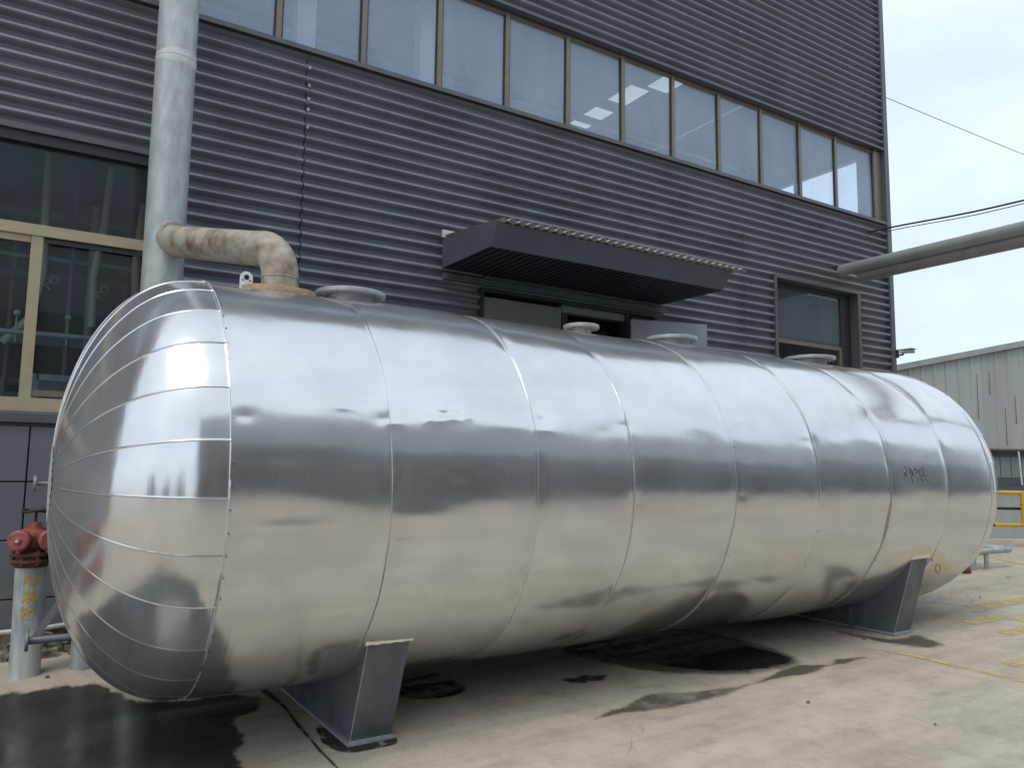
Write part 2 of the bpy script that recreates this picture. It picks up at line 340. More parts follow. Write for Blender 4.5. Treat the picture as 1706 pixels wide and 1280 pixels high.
sheet('damp_patch', [(3.777, 4.889), (4.051, 5.01), (4.268, 5.045), (4.594, 5.155), (4.887, 5.062), (5.209, 4.952), (5.61, 4.901), (6.068, 5.013), (6.463, 5.051), (6.722, 4.905), (6.945, 4.997), (7.303, 4.841), (7.04, 4.798), (6.676, 4.806), (6.262, 4.764), (5.923, 4.828), (5.561, 4.825), (5.29, 4.755), (4.897, 4.724), (4.411, 4.773), (4.164, 4.85)], 'damp', .004, .012, 4, 'long damp streak on the concrete', fw_=.10)
sheet('damp_patch', [(6.55, 5.05), (6.75, 5.35), (6.85, 5.9), (6.75, 6.5), (6.4, 7.0), (5.5, 7.2), (4.85, 6.8), (4.9, 6.1), (5.2, 5.45), (5.7, 5.1), (6.2, 5.0)], 'damp', .004, .02, 5, 'damp rim round the middle puddle')
sheet('damp_patch', [(8.05, 5.9), (8.188, 5.203), (8.624, 5.15), (8.513, 4.851), (8.392, 4.675), (8.103, 4.653), (7.971, 4.833), (7.935, 5.044), (7.9, 5.5)], 'damp', .004, .015, 5, 'wet stain at the far saddle foot')
sheet('damp_patch', [(1.97, 5.9), (2.03, 5.95), (2.12, 5.5), (2.35, 5.42), (2.42, 5.40), (2.37, 5.28), (2.32, 5.253), (2.125, 5.255), (1.976, 5.308), (1.912, 5.563)], 'dark_stain', .004, .008, 5, 'black wet rim round the near saddle foot', fw_=.05)
sheet('damp_patch', [(4.232, 5.926), (4.66, 5.851), (4.728, 5.759), (4.493, 5.641), (4.225, 5.731)], 'dark_stain', .004, .03, 5)
sheet('pale_stain', [(10.573, 6.339), (12.09, 6.486), (11.916, 6.289), (11.273, 6.137), (10.227, 6.052)], 'pale_film', .004, .02, 4)
sheet('slab_joint', [(1.84, 7.1), (1.885, 6.521), (1.855, 5.953), (1.838, 4.98), (1.82, 3.4), (1.83, 3.4), (1.85, 4.97), (1.88, 5.95), (1.92, 6.55), (1.90, 7.1)], 'dark_stain', .009, .004, 5)
sheet('slab_joint', [(9.3, -4), (9.312, -4), (9.312, 4.2), (9.3, 4.2)], 'dark_stain', .004, .0, 5)
sheet('slab_joint', [(2.0, 2.2), (26, 2.2), (26, 2.212), (2.0, 2.212)], 'dark_stain', .004, .0, 5)
for P in ([(7.64, 4.80), (7.71, 4.78), (7.72, 3.548), (7.70, 1.5), (7.59, 1.5), (7.60, 3.487)],
          [(10.886, 5.70), (12.214, 5.60), (13.5, 5.50), (13.3, 5.22), (11.776, 5.32), (10.733, 5.43)],
          [(9.70, 5.22), (10.52, 5.16), (10.52, 4.4), (10.3, 4.4), (10.28, 4.99), (9.62, 5.02)],
          [(9.459, 4.70), (10.3, 4.66), (10.1, 4.50), (9.388, 4.50)],
          [(8.15, 4.02), (8.9, 4.0), (8.8, 3.82), (8.08, 3.85)],
          [(16.113, 7.90), (15.563, 7.05), (15.2, 6.85), (15.8, 7.75)]):
    sheet('painted_line', P, 'road_paint', .006, 0, 3)

# ------------------------------------------------------------------ factory building
YW = 8.7287; XC = 14.18; P_ = .1455; AMP = .092
fb = empty('factory_building', (5, YW, 0), 'dark grey factory clad in corrugated metal with a band of upper windows behind the tank', 'building')
FB = Vector((5, YW, 0))
class FMB(MB):
    def build(s, name, mats, parent=None, off=FB):
        s.v = [(a[0]-off[0], a[1]-off[1], a[2]-off[2]) for a in s.v]; return MB.build(s, name, mats, parent)
rng = np.random.RandomState(3)
def corr(m, x0, x1, z0, z1, y=YW):
    lap = .873
    zs = set(np.round(np.arange(z0, z1, P_/14), 5).tolist()+[z0, z1])
    k = math.ceil((z0-5.858)/lap)
    laps = []
    while 5.858+k*lap < z1: laps.append(5.858+k*lap); k += 1
    for q in laps:
        zs = {z for z in zs if abs(z-q) > .006} | {q-.0015, q+.0015}
    zs = sorted(zs); zs[0] = z0; zs[-1] = z1
    nx = max(2, int((x1-x0)/.6)+1); X = np.linspace(x0, x1, nx)
    V = []
    for z in zs:
        fr = ((z-5.858)/lap) % 1
        t = ((z-5.858+.03)/P_) % 1; t = t/.64*.5 if t < .64 else .5+(t-.64)/.36*.5
        yy = y + .03 - AMP*.9*(.5+.5*math.cos(2*PI*t)) - .014*(1-fr)
        for x in X: V.append((x, yy+.0025*math.sin(x*1.7+z*2.1)*math.sin(x*.6-z*.9), z))
    n = nx; F = [(j*n+i, j*n+i+1, (j+1)*n+i+1, (j+1)*n+i) for j in range(len(zs)-1) for i in range(n-1)]
    m.add(V, F, 0, True)
ZS, ZH = 6.941, 8.416         # upper window band
TOPZ = 13.2
SEAMS = [-12.4, -4.98, 2.489, 9.955, XC-.06]
LW = (-3.4, 1.0, 2.47, 5.29)  # lower left window
RW = (10.74, 13.09, 2.6, 5.345)
DR = (4.93, 7.5, 1.6, 4.30)
def clad(x0, x1, z0, z1):
    """cladding sheet from seam to seam with its openings cut out"""
    m = FMB(); g = .006
    cuts = [c for c in (LW, RW, DR, (-13, 1.0, 0, 2.47)) if c[0] < x1 and c[1] > x0]
    xsn = sorted({x0, x1} | {min(max(c[k], x0), x1) for c in cuts for k in (0, 1)})
    for a, b in zip(xsn[:-1], xsn[1:]):
        if b-a < 1e-4: continue
        mid = (a+b)/2; segs = [(z0, z1)]
        for c in cuts:
            if c[0] < mid < c[1]:
                ns = []
                for s0, s1 in segs:
                    if c[3] <= s0 or c[2] >= s1: ns.append((s0, s1)); continue
                    if c[2] > s0+.01: ns.append((s0, c[2]))
                    if c[3] < s1-.01: ns.append((c[3], s1))
                segs = ns
        for s0, s1 in segs: corr(m, a+(g if a == x0 else 0), b-(g if b == x1 else 0), s0, s1)
    # thin joint strip behind the seam and lap end shadows
    m.box(x1-.02, x1+.02, YW+.034, YW+.042, z0, z1, 1)
    o = m.build('cladding_panel', ['cladding', 'trim_dark'], fb); return o
for a, b in zip(SEAMS[:-1], SEAMS[1:]):
    clad(a, b, .42, ZS-.10); clad(a, b, ZH+.05, TOPZ)
# screws down the seams
for x, z in ((2.489, 6.69), (2.489, 6.47), (2.489, 6.30), (2.489, 6.17), (2.489, 5.95), (9.955, 9.6)):
    m = FMB(); m.box(x+.004, x+.026, YW-.074, YW-.060, z-.018, z+.018); m.build('seam_clip', 'flange_grey', fb)
# sill, head, corner trims
m = FMB(); m.box(-12.4, XC-.10, YW-.085, YW+.02, ZS-.060, ZS-.002); m.build('sill_flashing', 'trim', fb)
m = FMB(); m.box(-12.4, XC-.10, YW-.045, YW+.01, ZS-.104, ZS-.062); m.build('sill_shadow_gap', 'trim_dark', fb)
m = FMB(); m.box(-12.4, XC-.10, YW-.075, YW+.12, ZH+.012, ZH+.05); m.build('head_flashing', 'trim', fb)
m = FMB(); m.box(XC-.07, XC+.06, YW-.075, YW+.15, .2, TOPZ+.1); bevel(m.build('corner_trim', 'trim', fb), .006)
m = FMB(); m.box(-12.4, XC-.08, YW-.03, YW+.2, TOPZ, TOPZ+.1); m.build('coping', 'trim', fb)
# side and back walls, slabs, roof
m = FMB()
def yz_wall(m, x, th, holes, y0, y1, z0, z1):
    ysn = sorted({y0, y1} | {h[k] for h in holes for k in (0, 1)})
    for a, b in zip(ysn[:-1], ysn[1:]):
        seg = [(z0, z1)]
        for h in holes:
            if h[0] <= (a+b)/2 <= h[1]: seg = [(z0, h[2]), (h[3], z1)]
        for s0, s1 in seg: m.box(x-th, x, a, b, s0, s1)
yz_wall(m, XC, .12, [(9.25, 12.0, ZS, ZH), (12.6, 16.5, ZS, ZH)], YW+.15, 20, 0, 10.85)
m.build('side_wall', 'interior', fb)
m = FMB(); m.box(-12.4, XC, 20.01, 20.15, 0, 10.85); m.box(-12.4, -12.25, YW+.1, 20, 0, 10.85); m.build('rear_wall', 'interior', fb)
m = FMB(); m.box(-12.2, XC-.13, YW+.16, 19.99, 5.95, 6.1); m.build('upper_floor', 'interior', fb)
# ceiling with skylight openings; large ones out of view added to brighten the room
m = FMB(); CEI = 10.8
sk = [(11.15, 11.7, 12.9, 13.75), (11.15, 11.7, 14.2, 15.3), (11.5, 12.1, 11.9, 12.75), (6, 9, 17.5, 19.5), (-1, 3, 17.0, 19.5), (-6, -3, 11, 19), (3.2, 5.2, 17, 19.5)]
X = sorted({-12.2, XC-.13} | {a for s in sk for a in s[:2]}); Y = sorted({YW+.16, 19.99} | {a for s in sk for a in s[2:]})
for a, b in zip(X[:-1], X[1:]):
    for c, d in zip(Y[:-1], Y[1:]):
        if any(s[0] < (a+b)/2 < s[1] and s[2] < (c+d)/2 < s[3] for s in sk): continue
        m.add([(a, c, CEI), (b, c, CEI), (b, d, CEI), (a, d, CEI)], [(0, 1, 2, 3)])
m.build('roof', 'interior', fb)
for s in sk: m = FMB(); m.box(s[0]-.03, s[1]+.03, s[2]-.03, s[3]+.03, CEI+.01, CEI+.03); m.build('skylight', 'skylight', fb)
m = FMB(); m.box(-12, XC-.2, 11.9, 12.0, 9.0, 9.12); m.build('interior_beam', 'interior_white', fb)
for x in (2.62, 4.33, -1.6): m = FMB(); m.box(x-.12, x+.12, 9.3, 9.5, 6.1, CEI); m.build('interior_column', 'interior_white', fb)
m = FMB(); m.cyl((12.6, 9.6, 6.2), (13.7, 10.5, 9.3), .035, 8); m.cyl((13.9, 9.7, 6.3), (13.2, 11.5, 8.8), .03, 8); m.build('interior_brace', 'pipe_grey', fb)
# ground floor interior: dark room
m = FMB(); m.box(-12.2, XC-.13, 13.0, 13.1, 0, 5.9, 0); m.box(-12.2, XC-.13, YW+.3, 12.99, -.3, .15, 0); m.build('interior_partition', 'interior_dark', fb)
m = FMB()
m.tube([(-.05, 10.2, 5.8), (-.04, 10.2, 4.9), (-.02, 10.2, 4.1), (-.12, 10.2, 3.6), (-.35, 10.2, 3.3)], .045, 10)
m.tube([(.62, 10.4, 5.6), (.58, 10.4, 4.9), (.50, 10.4, 4.2), (.52, 10.4, 3.6)], .045, 10)
m.tube([(1.0, 10.4, 5.2), (.95, 10.4, 4.4), (1.0, 10.4, 3.4)], .05, 10)
m.build('interior_hose', 'hose', fb)
m = FMB(); m.cyl((-3.4, 9.6, 3.35), (1.6, 9.6, 3.35), .028, 12)
for x in (-.22, .25, .9): m.cyl((x, 9.6, 3.25), (x, 9.6, 3.52), .012, 8); m.lathe([(.001, -.01), (.035, -.01), (.035, .015), (.001, .015)], (x, 9.56, 3.55), 'Y', 16)
m.cyl((-3.4, 11, 4.5), (1.6, 11, 4.5), .03, 10); m.box(-.05, .02, 9.9, 9.95, .15, 2.95); m.box(.0, .8, 9.9, 9.95, 2.88, 2.95)
m.build('interior_handrail', 'galv', fb)
for gx, gz_ in ((.10, 4.02), (.60, 3.98)): m = FMB(); m.lathe([(.035, 0), (.048, .01), (.048, .03), (.035, .04)], (gx, 9.9, gz_), 'Y', 16); m.tube([(gx-.03, 9.9, gz_-.02), (gx-.09, 9.9, gz_-.07), (gx-.04, 9.9, gz_-.12)], .008, 6); m.build('interior_lamp', 'galv', fb)
r5 = random.Random(11)
for k in range(16):
    x = -3.2+4.3*k/15+r5.uniform(-.1, .1); y = r5.uniform(10.8, 12.6); m = FMB()
    m.cyl((x, y, r5.choice((.2, 2.0, 3.0))), (x, y, r5.uniform(3.6, 5.8)), r5.uniform(.02, .09), 10); m.build('interior_pipe', r5.choice(('pipe_grey', 'composite', 'pipe_grey', 'hose')), fb)
for k in range(7):
    z = r5.uniform(2.5, 5.6); y = r5.uniform(11, 12.8); m = FMB(); m.box(-3.4, 1.6, y, y+.06, z, z+r5.uniform(.04, .16)); m.build('interior_tray', r5.choice(('pipe_grey', 'composite')), fb)
for k in range(6):
    x = -3+.75*k; m = FMB(); m.box(x, x+r5.uniform(.35, .6), 10.3, 10.8, .2, r5.uniform(2.7, 3.2)); m.build('interior_cabinet', r5.choice(('composite', 'interior', 'pipe_grey')), fb)
m = FMB()
m.lathe([(.001, 0), (.22, .02), (.28, .1), (.25, .4), (.001, .45)], (.45, 10.3, 2.25), 'Z', 20); m.build('interior_tank', 'galv', fb)
# upper windows, one by one
X0, ST = 2.1433, 1.0541
XEND = XC-.30
for i in range(-6, 12):
    a = X0+ST*(i-1); b = X0+ST*i
    if i == 11: b = XEND+.02
    m = FMB(); y0, y1 = YW+.035, YW+.095; q = .034
    m.box(a-q, a+q-.002, y0, y1, ZS+.002, ZH)               # left mullion
    m.box(a+q, b-q, y0+.012, y1-.01, ZS+.002, ZS+.05); m.box(a+q, b-q, y0+.012, y1-.01, ZH-.06, ZH)
    m.box(a+q, a+q+.018, y0+.020, y1-.015, ZS+.052, ZH-.062, 1); m.box(b-q-.018, b-q-.002, y0+.020, y1-.015, ZS+.052, ZH-.062, 1)
    if i == 11: m.box(b-q, b+.20, y0-.02, y1, ZS+.002, ZH)
    wd = m.build('window', ['bronze', 'trim_dark'], fb)
    m = FMB(); m.box(a+q+.02, b-q-.02, YW+.072, YW+.080, ZS+.045, ZH-.055); pn = m.build('pane', 'glass_up', wd); pn.location = (0, 0, 0)
    mid = Vector(((a+b)/2-FB.x, .076, (ZS+ZH)/2)); Rm = Matrix.Rotation(R_(rng.uniform(-.7, .7)), 4, 'Z') @ Matrix.Rotation(R_(rng.uniform(-.6, .6)), 4, 'X')
    for v in pn.data.vertices: v.co = mid+(Rm @ (v.co-mid))
# lower left window
m = FMB()
x0, x1, z0, z1 = LW
for a, b, c, d in ((x0, x1, z0, z0+.13), (x0, x1, 4.20, 4.31)): m.box(a, b, YW-.01, YW+.09, c, d)
for xx in (x0+.001, -2.26, -.08, 1.0-.05): m.box(xx-.055, xx+.045, YW+.004, YW+.085, z0+.131, 4.199)
m.box(x0, -.14, YW+.02, YW+.07, 4.13, 4.199)
m.box(x0, x1, YW+.10, YW+.16, 5.12, 5.30, 1)
wd = m.build('window', ['champagne', 'trim_dark'], fb); wd['label'] = 'large dark window with champagne frame at the lower left'
m = FMB(); m.box(x0, x1, YW+.05, YW+.056, 4.312, 5.2); m.build('pane', 'glass_low', wd, FB)
for a, b in ((x0+.05, -2.32), (-2.21, -.14), (-.03, .9)): m = FMB(); m.box(a, b, YW+.05, YW+.056, z0+.132, 4.128); m.build('pane', 'glass_low', wd, FB)
m = FMB(); m.box(-.03, .9, YW+.012, YW+.04, z0+.15, z0+.21); m.build('sash', 'bronze', wd, FB)
m = FMB(); m.box(-.03, .95, YW+.012, YW+.04, 4.14, 4.18); m.build('sash', 'trim_dark', wd, FB)
m = FMB(); m.box(-12.4, 1.0, YW-.060, YW+.2, 5.225, 5.289); m.box(-12.4, 1.0, YW-.02, YW+.02, 5.12, 5.22, 1); m.build('window_hood', ['trim', 'trim_dark'], fb)
m = FMB(); m.box(-12.4, 1.02, YW-.09, YW+.03, 2.36, 2.44); m.box(-12.4, 1.02, YW-.05, YW+.03, 2.442, 2.468, 1); m.box(-12.4, 1.02, YW-.055, YW-.02, 2.325, 2.358, 2); m.build('window_sill', ['trim', 'composite', 'trim_dark'], fb)
# composite panels under it
m = FMB(); zz = [.42, .705, 1.25, 1.797, 2.33]; xx = [-.015+1.22*k for k in range(-8, 2)]
for a, b in zip(xx[:-1], xx[1:]):
    b2 = min(b, 1.03)
    if a > 1: continue
    for c, d in zip(zz[:-1], zz[1:]): m.box(a+.007, b2-.007, YW-.045, YW-.01, c+.007, d-.007)
m.box(-12.2, 1.03, YW-.009, YW+.1, .42, 2.33, 1)
bevel(m.build('composite_panel', ['composite', 'black'], fb), .003)
# right window
m = FMB(); x0, x1, z0, z1 = RW
m.box(x0-.03, x1+.03, YW-.075, YW+.1, z1, z1+.06); m.box(x0-.03, x0+.03, YW-.075, YW+.1, z0, z1-.001); m.box(x1-.03, x1+.05, YW-.075, YW+.1, z0, z1-.001)
m.box(x0+.03, x1-.03, YW+.10, YW+.16, z1-.10, z1, 1); m.box(x0+.031, x0+.09, YW+.11, YW+.16, z0, z1-.101, 1); m.box(x1-.32, x1-.031, YW+.10, YW+.165, z0, z1-.101, 1)
m.box(x0+.09, x1-.32, YW+.10, YW+.15, 4.25, 4.32, 2); m.box(x1-.40, x1-.33, YW+.09, YW+.15, z0, 4.249, 2)
wd = m.build('window', ['trim', 'trim_dark', 'bronze'], fb); wd['label'] = 'half open window near the right corner'
m = FMB(); m.box(x0+.09, x1-.32, YW+.125, YW+.131, 4.321, z1-.101); m.build('pane', 'glass_mid', wd, FB)
m = FMB(); m.cyl((11.2, 10, 2.5), (12.1, 10.4, 5.6), .05, 8); m.cyl((13.1, 10, 2.5), (12.4, 10.4, 5.6), .05, 8); m.build('interior_brace', 'interior_white', fb)
m = FMB(); m.box(11.0, 13.0, 12.0, 12.1, 4.0, 5.9); m.build('interior_screen', 'interior', fb)
# door: recess, panels
m = FMB(); x0, x1, z0, z1 = DR
m.box(x0-.04, x0+.0, YW-.08, YW+.12, z0, z1-.001); m.box(x0-.04, 8.0, YW-.09, YW+.12, z1, z1+.05); m.box(x1-.08, x1, YW-.02, YW+.12, z0, z1-.001)
m.box(6.26, 6.36, YW+.02, YW+.14, z0, z1-.10); m.box(6.26, x1-.081, YW+.02, YW+.14, z1-.099, z1-.001, 1)
dr = m.build('shutter_frame', ['trim_dark', 'pipe_grey'], fb)
m = FMB(); m.box(x0+.005, 6.2, YW-.05, YW-.01, z0, z1-.06); o = m.build('shutter', 'door_paint', dr, FB); o['label'] = 'dark grey shutter leaf standing shut'
a = R_(-16.5); L_ = 1.26; hx, hy = 7.46, YW-.08
dx, dy = math.cos(a)*L_, math.sin(a)*L_; nx_, ny_ = -math.sin(a)*.04, math.cos(a)*.04
m = FMB(); m.hexa([(hx, hy, z0), (hx+dx, hy+dy, z0), (hx+nx_, hy+ny_, z0), (hx+dx+nx_, hy+dy+ny_, z0), (hx, hy, 4.22), (hx+dx, hy+dy, 4.22), (hx+nx_, hy+ny_, 4.22), (hx+dx+nx_, hy+dy+ny_, 4.22)])
o = m.build('shutter', 'leaf_paint', dr, FB); o['label'] = 'pale grey shutter leaf swung open'
m = FMB(); m.box(6.5, 6.56, 10, 10.1, .1, 4.2); m.cyl((6.3, 10.2, 3.9), (8.2, 10.2, 4.3), .05, 10); m.cyl((6.2, 10.6, 3.5), (8.2, 10.0, 3.7), .04, 10); m.cyl((6.9, 10.3, 3.0), (7.2, 10.3, 4.5), .06, 10); m.build('interior_pipework', 'pipe_grey', fb)
# canopy over the door
cx0, cx1, yb, yt_ = 4.32, 8.12, 7.46, 7.28
m = FMB()
m.hexa([(cx0+.02, YW-.055, 4.55), (cx1-.02, YW-.055, 4.55), (cx0+.02, yb+.02, 4.555), (cx1-.02, yb+.02, 4.555), (cx0+.02, YW-.055, 4.56), (cx1-.02, YW-.055, 4.56), (cx0+.02, yb+.02, 4.565), (cx1-.02, yb+.02, 4.565)])
for k in range(36):   # ribs of the soffit lining, running along the wall
    x = cx0+.1+k*(cx1-cx0-.2)/35
    m.hexa([(x, YW-.07, 4.525), (x+.05, YW-.07, 4.525), (x, yb+.03, 4.532), (x+.05, yb+.03, 4.532), (x, YW-.07, 4.549), (x+.05, YW-.07, 4.549), (x, yb+.03, 4.554), (x+.05, yb+.03, 4.554)])
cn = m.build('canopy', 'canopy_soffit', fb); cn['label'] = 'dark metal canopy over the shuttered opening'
m = FMB()
m.hexa([(cx0, yb, 4.525), (cx1, yb, 4.525), (cx0, yb+.015, 4.525), (cx1, yb+.015, 4.525), (cx0, yt_, 4.765), (cx1, yt_, 4.765), (cx0, yt_+.015, 4.765), (cx1, yt_+.015, 4.765)])
for xa in (cx0-.004, cx1-.011):
    m.hexa([(xa, YW-.05, 4.53), (xa+.015, YW-.05, 4.53), (xa, yb, 4.52), (xa+.015, yb, 4.52), (xa, YW-.05, 4.92), (xa+.015, YW-.05, 4.92), (xa, yt_, 4.77), (xa+.015, yt_, 4.77)])
m.build('fascia', 'canopy_paint', cn, FB)
m = FMB(); V = []; n = 260
for j, (yy, z) in enumerate(((yt_-.10, 4.785), (YW-.05, 4.955))):
    for i in range(n+1):
        x = cx0+.02+(cx1+.16-cx0)*i/n; V.append((x, yy, z+.022*math.sin(2*PI*x/.13)))
for j, (yy, z) in enumerate(((yt_-.10, 4.779), (YW-.05, 4.949))):
    for i in range(n+1):
        x = cx0+.02+(cx1+.16-cx0)*i/n; V.append((x, yy, z+.022*math.sin(2*PI*x/.13)))
N1 = n+1; F = [(i, i+1, N1+i+1, N1+i) for i in range(n)]+[(2*N1+i+1, 2*N1+i, 3*N1+i, 3*N1+i+1) for i in range(n)]+[(i+1, i, 2*N1+i, 2*N1+i+1) for i in range(n)]
m.add(V, F, 0, True); m.build('roof_sheet', 'fibre_roof', cn, FB)
m = FMB(); m.box(cx0-.02, cx0+.42, YW-.09, YW-.056, 4.93, 5.03); m.build('wall_flashing', 'weld_paint', cn, FB)
m = FMB(); m.box(cx0, cx1, YW-.12, YW-.055, 4.38, 4.46); m.box(cx0+.6, cx1-.1, YW-.10, YW-.056, 4.47, 4.51); m.build('wall_beam', 'canopy_paint', cn, FB)

# rubble foot and white pipe along the wall
def rubble():
    m = MB(); rr = random.Random(5)
    m.box(-12, XC-.1, YW+.02, YW+.3, -.2, .41)
    for k in range(330):
        x = rr.uniform(-3.2, 2.2); y = rr.uniform(8.42, 8.72); s = rr.uniform(.02, .085); z = gz(x, y)+.02+max(0, (y-8.44))*.5*rr.random()
        c = Vector((x, y, z)); vs = []
        for i in range(8):
            d = Vector(((i & 1)*2-1, (i >> 1 & 1)*2-1, (i >> 2)*2-1)); vs.append(c+Vector((d.x*s*rr.uniform(.6, 1.3), d.y*s*rr.uniform(.5, 1), d.z*s*rr.uniform(.3, .7))))
        m.hexa(vs)
    o = m.build('rubble', 'rubble'); tag(o, 'broken concrete rubble along the wall foot', 'rubble', kind='stuff')
rubble()
m = MB(); m.tube([(-4, 8.50, .44), (-1, 8.50, .43), (.2, 8.50, .45), (.45, 8.50, .475), (2.4, 8.50, .47)], .022, 12); tag(m.build('water_pipe', 'dirty_pipe'), 'thin dirty white pipe lying along the foot of the building', 'pipe')

# ------------------------------------------------------------------ the tank
R, YT, ZT = 1.5009, 6.1667, 1.8475
PSI = R_(.7057)
tank = empty('storage_tank', (5*math.cos(PSI)-YT*math.sin(PSI), 5*math.sin(PSI)+YT*math.cos(PSI), .1), 'huge horizontal storage tank wrapped in shiny aluminium sheet on two grey saddles', 'tank', rz=PSI)
TO = Vector((5, YT, .1))
class TMB(MB):
    def build(s, name, mats, parent=None, sub=False):
        s.v = [(a[0]-TO[0], a[1]-TO[1], a[2]-TO[2]) for a in s.v]; return MB.build(s, name, mats, parent or tank)
XS = [1.05, 2.077, 3.239, 4.155, 5.337, 6.525, 7.697, 8.816, 9.77]
kk = [(rng.uniform(.6, 5), rng.randint(1, 9), rng.uniform(0, 6.28), rng.uniform(0, 6.28), rng.uniform(.3, 1)) for _ in range(34)]
def wob(x, ph):
    o = 0
    for a, b, c, d, e in kk: o = o+e/(a*.6+b*.35)*np.sin(a*x+c)*np.sin(b*ph+d)
    return o
# dents: x, phi (0 = facing the camera side, + up), half length, half height, depth, sharpness
DENTS = [(1.30, .52, .20, .07, .007), (1.85, .48, .18, .06, .006), (2.9, .42, .25, .06, .007), (2.35, .55, .2, .08, -.006), (3.0, .30, .2, .04, -.005), (3.9, .30, .18, .05, .006), (5.0, .36, .25, .05, -.006), (6.2, .42, .3, .06, .006), (7.3, .35, .25, .06, -.006), (2.6, .05, .3, .06, .004), (4.6, -.1, .3, .07, .005), (3.7, -.15, .25, .05, -.004), (1.5, -.1, .3, .05, .004), (2.095, .45, .035, .03, -.007), (3.255, .42, .035, .03, -.007), (1.085, .40, .03, .03, -.006), (4.17, .42, .03, .03, -.006), (2.09, .10, .03, .04, .005), (3.25, .02, .03, .05, .005), (2.09, -.30, .03, .05, .005), (1.35, .41, .25, .014, .004), (1.8, .395, .22, .014, .0035), (1.62, .36, .36, .04, .003), (1.75, .35, .08, .012, -.006), (2.47, .352, .06, .012, .007), (2.53, .325, .07, .012, -.008), (2.60, .352, .03, .012, .007), (2.68, .338, .05, .012, -.006), (2.50, .34, .03, .01, .006), (2.74, .35, .03, .012, .006),
         (2.42, .31, .06, .02, -.009), (2.22, -.20, .10, .022, .009), (2.12, -.235, .10, .022, -.010), (2.30, -.13, .25, .05, -.007), (3.30, .345, .05, .04, .012), (3.33, .29, .07, .02, -.010), (2.02, .31, .06, .03, .010),
         (2.10, .29, .05, .02, -.009), (1.13, .29, .06, .03, .010), (1.18, -.19, .10, .05, .010), (1.30, -.16, .3, .03, -.006), (4.1, .34, .12, .03, .009), (5.5, .45, .2, .03, .007), (5.7, .42, .15, .03, -.006), (6.45, .3, .15, .03, .007),
         (4.75, .5, .3, .04, -.006), (3.6, .42, .3, .03, .006), (8.0, .55, .2, .05, .007), (1.35, .12, .3, .03, .003), (4.2, -.08, .1, .05, .006), (5.4, -.05, .1, .04, .006), (8.6, .6, .12, .06, .008), (9.3, .5, .2, .06, -.006)]
def shell_r(x, ph):
    x = x[:, None]; ph = ph[None, :]; p2 = (ph+PI) % (2*PI)-PI
    r = R + .0055*wob(x, ph)
    for kb, (a, b) in enumerate(zip(XS[:-1], XS[1:])):
        inb = (x >= a) & (x < b); t = (x-a)/(b-a)
        q1, q2 = kb*2.399, kb*1.13+.6
        r = r + np.where(inb, .0048*np.sin(3*ph+q1)+.0022*np.sin(7*ph+q2)*np.cos(t*2.5+q1)+.0012*np.sin(13*ph+q1*2)*np.sin(t*5+q2), 0)
        r = r + np.where(inb, .006*np.sin(PI*np.clip(t, 0, 1))**.6 + .004*(1-t), 0)
    for k, s in enumerate(XS[1:-1]):
        r = r - .005*np.exp(-((x-s)/.05)**2)*(.6+.8*np.sin(p2*(9+k)+k*1.7)*np.sin(p2*4.3+k))
    for cx, cp, sx, sp, d in DENTS:
        u = (x-cx)/sx; v = (p2-cp-.10*np.sin(cx*7)*(x-cx)/max(sx, .1)*sp)/sp; q = np.sqrt(u*u+v*v)
        r = r - .7*d*np.exp(-q**(1.15 if sx < .2 else 2))*(1+(.5*np.sin(u*5+cp*40)*np.cos(v*4) if 2.4 < cx < 2.8 else 0))
    return r
def shell():
    xs = [XS[0]]
    for a, b in zip(XS[:-1], XS[1:]):
        n = int((b-a)/.022); xs += list(np.linspace(a+.014, b-.008, n)); xs += [b-.0030, b+.0002] if b != XS[-1] else [b]
        if b != XS[-1]: xs += [b+.0030]
    xs = np.array(xs); dens = np.concatenate([np.linspace(-1.2, 1.75, 330), np.linspace(1.75, 2*PI-1.2, 130)[1:-1]])
    ph = dens; r = shell_r(xs, ph)
    mi = np.zeros((len(xs)-1, len(ph)), int)
    for s in XS[1:-1]:
        i = np.argmin(np.abs(xs-(s-.0030))); r[i] = r[i]+.0014; r[i+1] = r[i+1]+.001
        mi[i] = 1
    X = np.repeat(xs[:, None], len(ph), 1)
    V = np.stack([X-TO[0], YT-r*np.cos(ph)[None]-TO[1], ZT+r*np.sin(ph)[None]-TO[2]], -1).reshape(-1, 3)
    grid_mesh('shell', V, len(xs), len(ph), mi, tank, True, ('aluminium', 'seam'))
shell()
